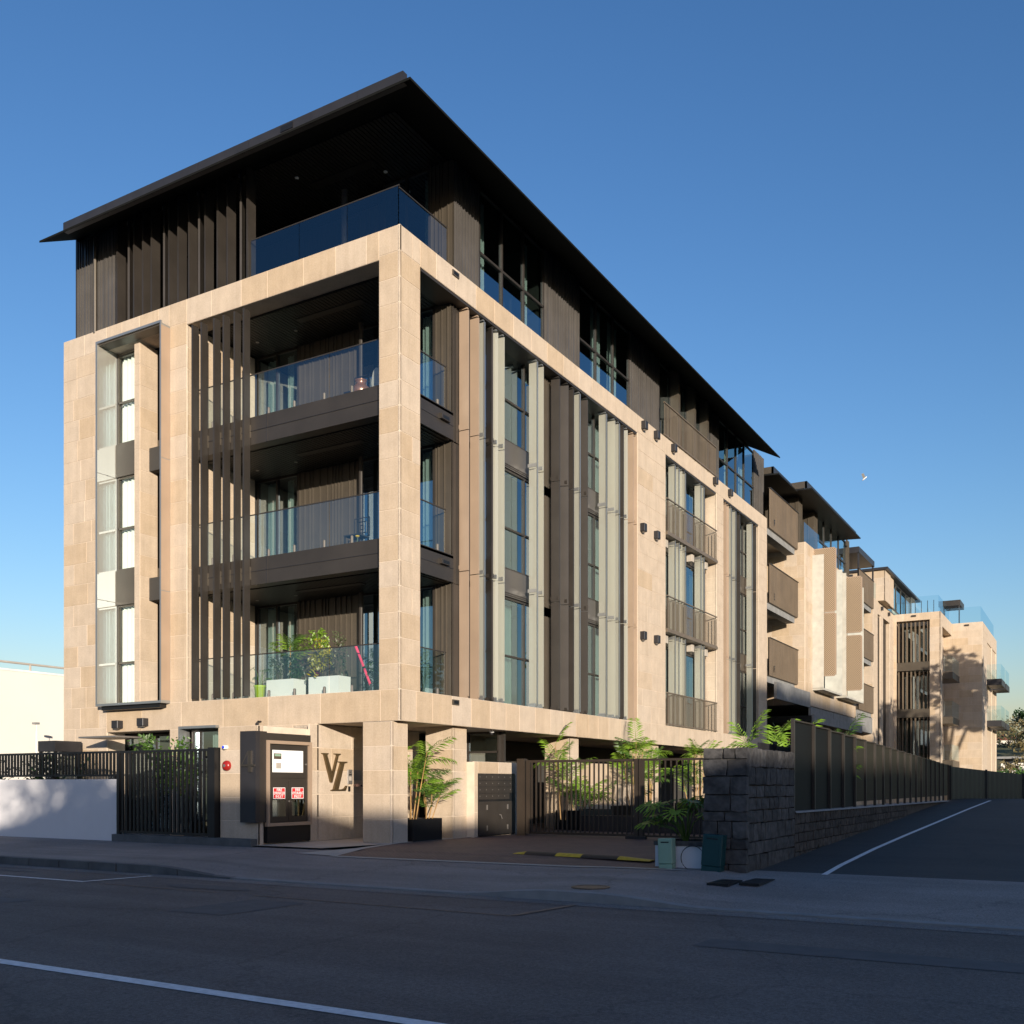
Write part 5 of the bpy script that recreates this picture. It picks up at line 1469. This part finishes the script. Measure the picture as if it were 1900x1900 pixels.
# --- person at the intercom, mostly hidden by the corner pier
def person():
    t = thing('person', 'person in dark clothes reaching to the intercom from behind the pier', 'person', (-1.72, 1.75, 0.01))
    bm = bmesh.new(); lay = bm.verts.layers.skin.verify()
    V = {}
    def v(n, p, r):
        V[n] = bm.verts.new(p); V[n][lay].radius = (r, r * .85); return V[n]
    x, y = -1.72, 1.75
    J = dict(pelvis=((x, y, .95), .15), chest=((x, y - .02, 1.25), .16), neckb=((x, y - .02, 1.45), .09), neck=((x - .01, y - .03, 1.52), .05), head1=((x - .03, y - .05, 1.62), .085), head2=((x - .03, y - .05, 1.74), .07),
             shl=((x + .02, y - .19, 1.41), .06), ell=((x - .18, y - .34, 1.22), .042), wrl=((x - .40, y - .46, 1.24), .028),
             shr=((x, y + .18, 1.41), .06), elr=((x + .02, y + .24, 1.12), .042), wrr=((x - .03, y + .25, .88), .028),
             hil=((x, y - .1, .88), .095), knl=((x - .04, y - .11, .50), .062), anl=((x, y - .11, .10), .042),
             hir=((x, y + .1, .88), .095), knr=((x - .03, y + .12, .50), .062), anr=((x + .02, y + .12, .10), .042))
    for k, (p, r) in J.items(): v(k, p, r)
    for a, b in (('pelvis', 'chest'), ('chest', 'neckb'), ('neckb', 'neck'), ('neck', 'head1'), ('head1', 'head2'), ('neckb', 'shl'), ('shl', 'ell'), ('ell', 'wrl'), ('neckb', 'shr'), ('shr', 'elr'), ('elr', 'wrr'),
                 ('pelvis', 'hil'), ('hil', 'knl'), ('knl', 'anl'), ('pelvis', 'hir'), ('hir', 'knr'), ('knr', 'anr')): bm.edges.new((V[a], V[b]))
    V['pelvis'][lay].use_root = True
    me = bpy.data.meshes.new('body'); bm.to_mesh(me); bm.free()
    o = place('body', me, 'cloth_dark', (0, 0, 0), None); o.parent = t; o.location = -ORG[t.name]
    o.modifiers.new('skin', 'SKIN'); sb = o.modifiers.new('sub', 'SUBSURF'); sb.levels = sb.render_levels = 2
    def hand(w, d):
        m = MB(); w = Vector(w); d = Vector(d).normalized(); sd = d.cross(Vector((0, 0, 1))).normalized(); up = sd.cross(d)
        m.tube([w, w + d * .05, w + d * .09], [.024, .032, .03], 8)
        for i, L in enumerate((.05, .07, .065, .05)):
            b = w + d * .085 + up * (.022 - .015 * i)
            cu = 0 if i == 0 else .5
            m.tube([b, b + (d - sd * cu * .4).normalized() * L * .55, b + (d - sd * cu).normalized() * L], [.0085, .008, .006], 6)
        b = w + d * .03 + up * .028
        m.tube([b, b + (d + up).normalized() * .03, b + (d * 1.4 + up * .6).normalized() * .055], [.011, .010, .008], 6)
        m.build('hand', 'skin', t, smooth=True)
    hand((x - .40, y - .46, 1.24), (-1, -.35, .05)); hand((x - .03, y + .25, .88), (0, 0.05, -1))
    m = MB(); m.lathe((x - .03, y - .05, 1.57), [(.03, 0), (.075, .05), (.085, .12), (.08, .17), (.05, .21), (.005, .225)], 18); m.build('head', 'skin', t, smooth=True)
    m = MB(); m.lathe((x - .015, y - .045, 1.66), [(.088, 0), (.095, .06), (.085, .11), (.05, .145), (.005, .155)], 18); m.build('hair', 'soil', t, smooth=True)
    MB().tube([(x - .11, y - .05, 1.665), (x - .135, y - .05, 1.645)], [.012, .008], 6).build('nose', 'skin', t)
    for dy in (-.11, .12):
        m = MB(); m.obox((x - .06, y + dy), .13, .045, .0 + .012, .085, 0); m.build('shoe', 'shoe', t, bevel=.02)
    return t
person()

# =================================================================== FAR BLOCKS
# block 1b / 2
b2 = thing('apartment_block', 'second cream stone block with ribbed bronze balconies and perforated screens', 'apartment building', (-2, 36, 0))
c2 = Cladder(b2, limit=200)
c2.face('x', .4, 32.3, 33.7, 5.2, ZT, 1, seed=71); c2.face('x', .4, 33.7, 43.5, 12.75, ZT, 1, vertical=True, seed=72); c2.face('x', .4, 33.7, 43.5, 5.2, 6.1, 1, vertical=True, seed=73)
c2.face('x', .4, 37.9, 38.8, 6.1, 12.75, 1, seed=74); c2.face('x', .4, 43.5, 44.0, 5.2, ZT, 1, seed=75)
c2.face('y', 32.3, -2.2, .36, 5.2, ZT, -1, wide=(.6, 1.1), seed=76)
c2.finish()
m = MB()
m.box(-8, .34, 32.36, 33.7, 5.2, ZT); m.box(-8, .34, 43.5, 44.0, 5.2, ZT - .01); m.box(-8, .34, 33.7, 43.5, 12.8, ZT - .01); m.box(-8, .34, 33.7, 43.5, 5.2, 6.1)
m.box(-8, -.5, 33.7, 43.5, 6.1, 12.8); m.box(-2.4, -2.2, 27.2, 32.3, 0, ZT)
m.build('stone_mass', 'stone_plain', b2)
for f0, f1 in ((33.75, 37.85), (38.85, 43.45)):
    window(b2, 'x', -.1, f0, f1, 6.15, 12.7, vm=((f0 + f1) / 2,), hm=(7.7, 9.3, 10.9, 11.6), curtains=((f0 + .1, f1 - .1),), fr=.08)
    m = MB(); m.box(.05, .95, f0 - .05, f0 + .0, 6.1, 12.75); m.box(.05, .95, f1, f1 + .05, 6.1, 12.75); m.box(.05, .95, f0, f1, 6.0, 6.1)
    m.build('bay_fins', 'bay_fin', b2)
for y in (34.0, 40.3):
    for z0, z1 in ((6.75, 9.8), (9.95, 13.05)):
        z0 -= 0 if y < 35 else .2; z1 -= 0 if y < 35 else .3
        sc = MB().box(.42, 1.42, y - .03, y + .03, z0, z1).build('perforated_screen', 'perforated', b2)
        m = MB(); m.box(.38, .42, y - .035, y + .035, z0, z1); m.box(1.42, 1.5, y - .035, y + .035, z0, z1); m.box(.42, 1.42, y - .035, y + .035, z1, z1 + .06); m.box(.42, 1.42, y - .035, y + .035, z0 - .06, z0)
        m.build('screen_frame', 'tan_bronze_and_reflection', sc)
BALZ = ((12.75, 14.5), (9.42, 11.12), (6.15, 7.82))
def ribbed_balcony(parent, y0, y1, z0, z1, xf=.08):
    b = MB().box(-2.2, xf - .04, y0, y1, z0 - .02, z0 + .2).build('balcony', 'bronze_light', parent)
    ribbed(b, 'x', xf, y0, y1, z0, z1, 'tan_bronze_and_reflection2', .10, name='ribbed_panel', seed=int(z0))
    m = MB(); m.box(xf - .06, xf + .06, y0, y1, z1, z1 + .03); m.box(xf - .05, xf, y0, y0 + .05, z0, z1); m.build('balcony_rail', 'bronze', b)
    MB().box(xf - .5, xf - .08, y0, y1 - .3, z0 - .3, z0 - .03).build('soffit_strip', 'concrete', b)
    return b
for z0, z1 in BALZ:
    ribbed_balcony(b2, 27.2, 32.1, z0, z1)
for i, f in enumerate(FLOORS + (13.2,)):
    zt = (5.9, 9.0, 12.2, 15.1)[i]
    window(b2, 'x', -2.15, 27.3, 31.0, f, zt, vm=(29.1,)); ribbed(b2, 'x', -2.1, 31.0, 32.2, f, zt, 'bronze', .15)
# letters on the balcony panels
for z, ch in ((12.95, 'F'), (9.62, 'E'), (6.35, 'F')):
    text_mesh(ch, .42, 'black_metal', b2, (.125, 27.9, z), (PI / 2, 0, PI / 2), .8, name='unit_letter')
def slab_roof(parent, y0, y1, xe, z, h, back, mat='charcoal', mat2='soffit', over=.9):
    m = MB(); m.add([(back, y0, z + .35), (xe, y0, z), (xe, y1, z), (back, y1, z + .35), (back, y0, z + .5), (xe, y0, z + .06), (xe, y1, z + .06), (back, y1, z + .5)], [(0, 1, 2, 3), (4, 7, 6, 5), (0, 4, 5, 1), (1, 5, 6, 2), (2, 6, 7, 3), (3, 7, 4, 0)])
    r = m.build('roof', mat2, parent)
    y = y0
    MB().box(xe - .35, xe - .25, y0, y1, z + .1, z + h).build('gutter_fascia', mat, r)
    MB().box(back, xe - .25, y0, y0 + .05, z + .1, z + h).build('gutter_fascia', 'bronze_light', r)
    return r
slab_roof(b2, 31.2, 42.4, 1.0, 15.35, .42, -6)
slab_roof(b2, 28.0, 31.2, .3, 15.3, .4, -6)
window(b2, 'x', .0, 36.2, 43.2, ZT, 15.5, vm=(37.9, 39.6, 41.4), hm=(14.2,), fr=.09)
for a, b in ((32.3, 33.1), (35.4, 36.2), (43.2, 43.9)): ribbed(b2, 'x', .05, a, b, ZT, 15.6, 'bronze_light', .2)
ribbed(b2, 'y', 32.3, -1.6, .0, ZT, 15.5, 'bronze_light', .2); ribbed(b2, 'x', -1.8, 33.0, 35.4, ZT, 15.5, 'bronze', .2); ribbed(b2, 'y', 35.4, -1.8, .0, ZT, 15.5, 'bronze_light', .25)
MB().box(-6, -1.9, 27.3, 43.9, ZT, 15.5).build('penthouse_mass', 'interior', b2)
for a, b in ((32.4, 33.5), (33.5, 34.5), (34.5, 35.5)): MB().box(.30, .31, a + .01, b - .01, ZT, 14.15).build('balustrade_glass', 'glass_balcony', b2)
# lower dark band, canopy over the courtyard
for a, b, z0, z1 in ((27.2, 33.2, 5.1, 5.85), (33.3, 38.2, 4.7, 5.15), (38.3, 44.2, 4.7, 5.15), (44.2, 48.9, 4.5, 5.5)):
    MB().box(.30, .42, a, b, z0, z1).build('fascia_panel', 'concrete', b2)
for a, b in ((31.5, 37.0), (37.05, 42.8)):
    MB().box(.9, 1.0, a, b, 4.25, 4.65).build('canopy_edge', 'concrete', b2)
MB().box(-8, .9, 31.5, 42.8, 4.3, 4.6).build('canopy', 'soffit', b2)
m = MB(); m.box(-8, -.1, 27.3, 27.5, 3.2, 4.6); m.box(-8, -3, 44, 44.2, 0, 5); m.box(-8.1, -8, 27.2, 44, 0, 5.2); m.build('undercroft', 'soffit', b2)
MB().tube([(.2, 30.0, 3.4), (-1.6, 30.8, 3.4)], .1, 4).build('beam', 'timber', b2); MB().tube([(.2, 28.6, 3.7), (-2, 29, 3.7)], .1, 4).build('beam', 'timber', b2)
MB().obox((0, 36), .35, .1, 3.0, 4.3, .2).build('column', 'concrete_pale', b2)
MB().box(-6, -0.2, 44.25, 48.8, 0, 4.4).build('lower_wall', 'stone_plain', b2)
bush('dark clipped conical tree in the shade under the second block', -0.6, 29.2, 1.0, .35, 3.2, 900, 'leaf_dark', 50, .1, name='conical_tree', cat='tree')

# block 3
b3 = thing('apartment_block', 'third cream stone block with slatted openings at the far end', 'apartment building', (-2, 56, 0))
for z0, z1 in BALZ: ribbed_balcony(b3, 44.3, 48.8, z0 - .4, z1 - .45, .5)
m = MB(); m.box(-1.2, .55, 44.2, 48.9, 15.0, 15.35); m.box(.43, .52, 48.7, 48.8, 13.2, 15.0); m.box(.43, .52, 44.3, 44.4, 13.2, 15.0); m.build('pergola', 'charcoal', b3)
c3 = Cladder(b3, limit=230)
c3.face('x', .45, 49.0, 50.5, 0, ZT, 1, seed=81); c3.face('x', .45, 50.5, 54.9, 12.3, ZT, 1, vertical=True, seed=82); c3.face('x', .45, 51.5, 52.4, 0, 12.3, 1, seed=83); c3.face('x', .45, 54.9, 56.4, 0, ZT, 1, seed=84)
c3.face('y', 49.0, -2, .42, 0, ZT, -1, seed=85)
c3.face('y', 56.4, .15, .62, 0, 12.6, -1, wide=(.4, .5), seed=86); c3.face('y', 56.4, 2.77, 3.45, 0, 12.6, -1, wide=(.6, .7), seed=87); c3.face('y', 56.4, .15, 3.45, 12.6, 13.1, -1, wide=(.7, 1.2), vertical=True, seed=88); c3.face('y', 56.4, .62, 2.77, 0, 2.6, -1, seed=89)
c3.face('x', 3.45, 56.4, 57.4, 0, 13.1, 1, seed=90); c3.face('x', 3.45, 57.4, 62.6, 12.2, 13.1, 1, vertical=True, seed=91); c3.face('x', 2.9, 57.4, 62.6, 0, 12.2, 1, wide=(.8, 1.2), seed=92)
c3.face('y', 62.6, 2.9, 5.5, 0, 13.1, -1, wide=(.8, 1.3), seed=93)
c3.face('x', 5.5, 62.6, 66.0, 0, 13.1, 1, wide=(.8, 1.3), seed=94); c3.face('x', 5.5, 66.0, 74.0, 12.0, 13.1, 1, wide=(.8, 1.3), vertical=True, seed=95); c3.face('x', 5.5, 69.6, 70.3, 0, 12.0, 1, seed=96); c3.face('x', 5.5, 73.4, 74, 0, 12, 1, seed=97)
c3.face('y', 50.5, -3, .9, ZT, 15.1, -1, seed=98); c3.face('x', .9, 50.5, 52.5, ZT, 15.1, 1, seed=99)
c3.finish()
m = MB()
m.box(-8, .39, 49.06, 50.5, 0, ZT - .01); m.box(-8, .39, 50.5, 56.4, 12.3, ZT - .01); m.box(-8, .39, 51.5, 52.4, 0, 12.3); m.box(-8, .39, 54.9, 56.4, 0, 12.3); m.box(-8, -.2, 50.5, 54.9, 0, 12.3)
m.box(-8, 3.39, 56.9, 57.4, 12.6, 13.08); m.box(2.8, 3.39, 56.46, 57.3, 0, 13.0); m.box(.2, .58, 56.46, 57.3, 0, 13.0); m.box(.58, 2.8, 56.46, 57.3, 12.62, 13.05); m.box(.58, 2.8, 56.46, 57.3, 0, 2.6)
m.box(-8, 2.84, 58.6, 62.6, 0, 13.05); m.box(2.84, 3.39, 57.4, 62.6, 12.25, 13.05); m.box(-8, 5.44, 62.66, 74, 0, 13.05); m.box(-6, .84, 50.56, 54, ZT, 15.05)
m.build('stone_mass', 'stone_plain', b3)
for z0, z1 in ((9.76, 12.5), (6.52, 9.1), (3.0, 5.9)):
    window(b3, 'y', 58.5, .6, 2.8, z0, z1, curtains=((.7, 1.1),), vm=(1.7,))
    MB().box(.6, 2.8, 56.45, 58.5, z0 - .6, z0 - .02).build('slab', 'bronze_light', b3)
    for k in range(8):
        x = .75 + k * .27
        louvre('b3', 'tan_bronze_and_reflection2', R(80), (x, 56.6, z0), z1 - z0, .22, .05, parent=b3)
for u0, u1 in ((50.6, 51.4), (52.5, 54.8)):
    m = MB(); m.box(-.3, .2, u0, u1, 0, 12.25); m.build('window_strip', 'bronze', b3)
    for k in range(2): louvre('b3', 'bronze', 0, (.25, u0 + .2 + k * .4, 0.4), 11.8, .3, .05, parent=b3)
for f0 in (66.1, 70.4):
    window(b3, 'x', 5.3, f0, f0 + 2.9, .5, 11.9, vm=(f0 + 1.4,), hm=(3.5, 6.6, 9.8), curtains=((f0 + .2, f0 + 1.2),))
    for z in (3.2, 6.2, 9.3):
        if z < 3.5: continue
        bb = MB().box(5.5, 6.5, f0 - .4, f0 + 2.9, z - .55, z - .1).build('balcony', 'charcoal', b3)
        MB().box(6.46, 6.47, f0 - .4, f0 + 2.9, z - .1, z + 1.0).build('balustrade_glass', 'glass_balcony', bb)
        MB().box(5.5, 6.46, f0 - .4, f0 - .39, z - .1, z + 1.0).build('balustrade_glass', 'glass_balcony', bb)
for z in (3.0, 6.0, 9.1):
    bb = MB().box(3.0, 4.1, 57.5, 61.3, z - .5, z - .05).build('balcony', 'bronze_light', b3)
    MB().box(4.05, 4.06, 57.5, 61.3, z, z + 1.05).build('balustrade_glass', 'glass_balcony', bb)
    MB().box(3.5, 4.05, 57.5, 57.51, z, z + 1.05).build('balustrade_glass', 'glass_balcony', bb)
for a in ((.2, 3.3, 56.55, 56.56), (3.3, 3.31, 56.56, 62.4), (3.3, 5.35, 62.75, 62.76), (5.35, 5.36, 62.76, 73), (.35, .36, 49.1, 50.4), (.35, .36, 52.6, 56.4)):
    MB().box(a[0], a[1], a[2], a[3], 13.1, 14.25).build('balustrade_glass', 'glass_balcony', b3)
m = MB(); m.box(-6, 1.1, 50.3, 64, 15.1, 15.25); m.build('roof', 'charcoal', b3)
window(b3, 'x', .75, 52.6, 62.0, ZT, 15.0, vm=(54.0, 55.5, 57.5, 59.5), curtains=((52.8, 53.9), (55.6, 57.4)))
m = MB(); m.box(2.4, 3.9, 63.6, 66, 14.6, 15.0); m.box(2.5, 2.6, 63.7, 65.9, 13.1, 14.6); m.box(3.78, 3.86, 63.62, 63.7, 13.1, 14.6); m.build('roof_pavilion', 'bronze', b3)
for x in (.9, 1.3, 1.7, 2.1, 2.5, 2.9): MB().box(x, x + .04, 57.2, 57.25, 13.1, 14.05).build('rail_post', 'bronze', b3)
for z, y in ((12.8, 51.5), (12.8, 54.0)): MB().box(.47, .6, y, y + .2, z - .12, z + .12).build('wall_light', 'charcoal', b3)
for x, y in ((1.6, 56.37), (4.3, 62.57)): MB().box(x, x + .3, y - .03, y, 12.85, 12.97).build('scupper', 'bronze', b3)

# big pale building at left
wb = thing('warehouse', 'large plain cream white building beyond the left fence', 'building', (-30, 8, 0))
m = MB(); m.box(-45, -25, -1, 26, 0, 5.85); m.build('wall', 'white_paint', wb)
m = MB(); m.box(-45, -24.97, -1, 26, 5.85, 5.93); m.build('coping', 'white_plastic', wb)
MB().tube([(-25.2, -1, 6.22), (-25.2, 26, 6.22)], .05, 6).build('roof_rail', 'concrete_pale', wb)
for y in (1, 5, 8.4, 12, 16, 20, 24): MB().tube([(-25.2, y, 5.9), (-25.2, y, 6.2)], .05, 6).build('rail_post', 'concrete_pale', wb)
t = thing('lamp_post', 'slim pale lamp post in front of the white building', 'lamp post', (-23.0, 7.2, 0))
MB().tube([(-23.0, 7.2, 0), (-23.0, 7.2, 3.35)], .035, 8).build('pole', 'white_plastic', t)
MB().box(-23.15, -22.95, 7.1, 7.3, 3.62, 3.7).build('lamp_head', 'concrete', t)
MB().tube([(-23.0, 7.2, 3.35), (-23.0, 7.2, 3.63)], .01, 6).build('stalk', 'white_plastic', t)

# =================================================================== ACROSS THE STREET (unseen houses and trees, added and sized to cast the evening shadows)
def house(label, x0, x1, y0, y1, h, gable=0.0, nwin=3):
    t = thing('unseen_house', label, 'house', ((x0 + x1) / 2, (y0 + y1) / 2, -.12), 'unseen houses added across the street for shade')
    m = MB(); m.box(x0, x1, y0, y1, -.12, h if not gable else h - gable); m.build('wall', 'house_wall', t)
    if gable:
        zc = h - gable; yc = (y0 + y1) / 2
        m = MB(); m.add([(x0 - .3, y0, zc), (x1 + .3, y0, zc), (x1 + .3, yc, h), (x0 - .3, yc, h), (x0 - .3, y1, zc), (x1 + .3, y1, zc)], [(0, 1, 2, 3), (3, 2, 5, 4), (0, 3, 4), (1, 5, 2), (0, 4, 5, 1)]); m.build('roof', 'roof_red', t)
    for k in range(nwin):
        xa = x0 + (x1 - x0) * (k + .3) / nwin
        f = MB().box(xa, xa + 1.1, y1, y1 + .05, 1.0, 2.3).build('window', 'white_plastic', t)
        MB().box(xa + .07, xa + 1.03, y1 + .05, y1 + .055, 1.07, 2.23).build('pane', 'rubber', f)
    return t
structure('far_ground', MB().box(-90, 130, -90, -60, -.6, -.12), 'footpath')
house('lowest long unseen house added across the street', -30, 8, -46, -35, 6.4, 1.2, 5)
house('small gabled unseen house added across the street opposite the white wall', 8.5, 25.8, -46, -34.5, 6.7, 1.0)
house('flat roofed unseen shop added across the street opposite the entrance', 26, 38, -44, -34, 7.80)
house('slightly taller unseen shop added across the street opposite the driveway', 38.05, 43, -44, -34, 8.15, 0, 1)
house('narrow two storey unseen house added across the street', 43.05, 47, -44, -34, 8.8, 0, 1)
house('grey two storey unseen house added across the street', 47.05, 52, -42, -34, 9.6, 0, 1)
house('broad two storey unseen house added across the street', 52.05, 56.5, -40, -34, 10.6, 0, 1)
house('three storey unseen house added across the street', 56.55, 62, -38, -34, 11.6, 0, 1)
house('tall flat unseen block added across the street', 64.0, 78, -38, -34, 18.7, 0, 5)
house('tallest far unseen block added across the street', 78.1, 106, -46, -34, 21.5, 0, 6)

def tree(label, x, y, z0, h, r, n, mat, seed, leaf=.22, trunk=.25, cz=.62, squash=.8, group=None, name='tree', sparse=1.0):
    rn = random.Random(seed); t = thing(name, label, 'tree', (x, y, z0), group)
    m = MB(); top = z0 + h * cz
    m.tube([(x, y, z0), (x + .1, y, z0 + h * .25), (x - .1, y + .1, top)], [trunk, trunk * .75, trunk * .4], 8)
    cs = []
    for i in range(11):
        a = 2 * PI * i / 11 + rn.uniform(-.3, .3); q = rn.uniform(.35, .95) * r; zz = top + rn.uniform(-.5, .75) * r * squash
        e = Vector((x + q * math.cos(a), y + q * math.sin(a), zz)); cs.append((e, rn.uniform(.28, .48) * r))
        m.tube([(x, y, z0 + h * rn.uniform(.28, .5)), (x + q * .5 * math.cos(a), y + q * .5 * math.sin(a), zz - r * .2), e], [trunk * .35, trunk * .2, .02], 5)
    cs.append((Vector((x, y, z0 + h - r * .4)), r * .42))
    m.build('trunk', 'bark', t)
    m = MB()
    for i in range(n):
        c, cr = rn.choice(cs); d = Vector((rn.gauss(0, 1), rn.gauss(0, 1), rn.gauss(0, .75)))
        d = d.normalized() * cr * (rn.random() ** .45); p = c + d
        u = Vector((rn.gauss(0, 1), rn.gauss(0, 1), rn.gauss(0, .8))).normalized(); w = u.orthogonal().normalized(); s_ = leaf * rn.uniform(.5, 1.2)
        m.add([p - u * s_, p - w * s_ * .5, p + u * s_, p + w * s_ * .5], [(0, 1, 2, 3)])
    m.build('crown', mat, t)
    return t
GT = 'unseen trees added across the road for shade'  # added out of view to dapple the light on the white wall
tree('round unseen tree added opposite the white wall', 22.0, -32.6, -.12, 8.7, 2.6, 1000, 'leaf_mid', 1, .17, .16, .74, group=GT)
tree('smaller unseen tree added opposite the left gate', 26.2, -32.8, -.12, 8.6, 1.9, 560, 'leaf_mid', 2, .16, .1, .8, group=GT)
tree('unseen tree added farther left across the road', 17.5, -32.6, -.12, 8.4, 2.4, 1000, 'leaf_mid', 13, .18, .16, .75, group=GT)
tree('unseen tree added in front of the taller houses', 57.5, -32.4, -.12, 12.6, 3.2, 2600, 'leaf_mid', 3, .24, .25, .75, group=GT)
GL = 'trees along the far side of the lane'
tree('broad dark tree right of the lane beside the third block', 18.5, 47.5, 0, 14.5, 4.0, 4200, 'leaf_dark', 4, .32, .35, .68, group=GL)
tree('tall tree right of the lane beyond the fence', 23.5, 33.0, 0, 12.0, 3.6, 3600, 'leaf_mid', 5, .3, .3, .66, group=GL)
tree('lower tree right of the lane near the second block', 27, 22.0, 0, 9.5, 3.2, 3000, 'leaf_mid', 6, .28, .28, .66, group=GL)
tree('small tree close to the lane entrance on the right', 21.5, 8.0, 0, 5.2, 1.9, 1500, 'leaf_dark', 8, .2, .16, .66, group=GL)
bush('low dark hedge shrub at the right edge of the lane', 18.2, 6.5, -.1, 1.6, 1.6, 2200, 'leaf_dark', 60, .1)

# distant hill with houses and trees
hm = MB(); nx, ny = 40, 24; vs = []
for j in range(ny):
    for i in range(nx):
        x = -140 + i * 7.5; y = 95 + j * 9
        t_ = max(0, min(1, (y - 95) / 120)); z = -2 + 11.5 * t_ * t_ * (3 - 2 * t_) + 1.6 * noise.noise(Vector((x * .03, y * .03, 0))) - max(0, (x - 20)) * .0
        vs.append((x, y, z))
hm.add(vs, [(j * nx + i, j * nx + i + 1, (j + 1) * nx + i + 1, (j + 1) * nx + i) for j in range(ny - 1) for i in range(nx - 1)])
structure('hill', hm, 'hill_green', smooth=True)
rh = thing('hill_house', 'small house with red tiled roof on the distant hill', 'house', (-3.6, 200, 8.2))
MB().box(-5.4, -1.2, 198, 204, 6.5, 10.0).build('wall', 'white_paint', rh)
m = MB(); m.add([(-5.8, 197.6, 10), (-.8, 197.6, 10), (-.8, 204.4, 10), (-5.8, 204.4, 10), (-4.6, 201, 11.3), (-2, 201, 11.3)], [(0, 1, 5, 4), (1, 2, 5), (2, 3, 4, 5), (3, 0, 4)]); m.build('roof', 'roof_red', rh)
lh = thing('flat_house', 'low white flat roofed house below the distant hill', 'house', (4, 140, 0))
MB().box(1.0, 13, 137, 147, 0.5, 4.3).build('wall', 'white_paint', lh); MB().box(.2, 13.6, 136.2, 147.6, 4.9, 5.2).build('roof', 'concrete', lh); MB().box(1.2, 12.8, 138, 146, 4.3, 4.9).build('clerestory', 'charcoal', lh)
for x in (3.0, 8.6): MB().box(x, x + 3.2, 136.9, 137.0, 1.2, 3.6).build('garage_door', 'concrete', lh)
GD = 'trees on the distant hill'
k = 0
rn = random.Random(77)
for i in range(26):
    x = -22 + i * 2.4 + rn.uniform(-1, 1); y = rn.uniform(165, 200)
    t_ = (y - 95) / 120; z = -2 + 11.5 * t_ * t_ * (3 - 2 * t_)
    tree(('olive evergreen tree' if i % 3 == 0 else 'bare brownish tree') + ' on the slope of the distant hill', x, y, z - .5, rn.uniform(4.5, 6.5), rn.uniform(2.3, 3.2), 420, 'leaf_dry' if i % 3 else 'leaf_olive', 100 + i, .34, .15, .55, group=GD, name='hill_tree')
tree('tall dark tree on the crest of the distant hill', 1.3, 206, 8.5, 8.2, 3.0, 900, 'leaf_dark', 200, .4, .3, .7, name='hill_tree')
for i, (x, y, h_, mt) in enumerate(((6.8, 84, 3.6, 'leaf_mid'), (8.8, 80, 3.2, 'leaf_bright'), (11.5, 82, 3.6, 'leaf_mid'), (5.6, 100, 5.2, 'leaf_dry'), (9.5, 104, 4.8, 'leaf_dry'), (13, 100, 5, 'leaf_mid'))):
    tree('leafy tree behind the far lane fence, ' + ('darker green at left', 'bright yellow green in front', 'mid green at right', 'brown and leafless at left', 'brown and leafless at right', 'mid green at the frame edge')[i], x, y, -.6, h_, 2.1, 1300, mt, 300 + i, .2, .12, .5, name='far_tree')

# bird
bd = thing('bird', 'small white and grey bird flying against the blue sky', 'bird', (.62, 45.4, 19.65))
m = MB(); m.lathe((0, 0, 0), [(.004, -.2), (.03, -.15), (.055, -.05), (.05, .05), (.035, .12), (.03, .16), (.005, .2)], 8)
q = MB(); q.add([(.62 + v[2] * .75, 45.4 + v[1], 19.65 + v[0] + v[2] * .5) for v in m.v], m.f); q.build('body', 'white_plastic', bd, smooth=True)
for sd in (-1, 1):
    m = MB(); m.add([(.70, 45.4, 19.68), (.56, 45.4, 19.60), (.50, 45.4 + sd * .3, 19.86 - (sd > 0) * .2), (.62, 45.4 + sd * .27, 19.9 - (sd > 0) * .2), (.70, 45.4, 19.70), (.56, 45.4, 19.615), (.50, 45.4 + sd * .3, 19.87 - (sd > 0) * .2), (.62, 45.4 + sd * .27, 19.91 - (sd > 0) * .2)], [(0, 1, 2, 3), (7, 6, 5, 4), (0, 4, 5, 1), (2, 6, 7, 3), (1, 5, 6, 2), (0, 3, 7, 4)])
    m.build('wing', 'concrete', bd)
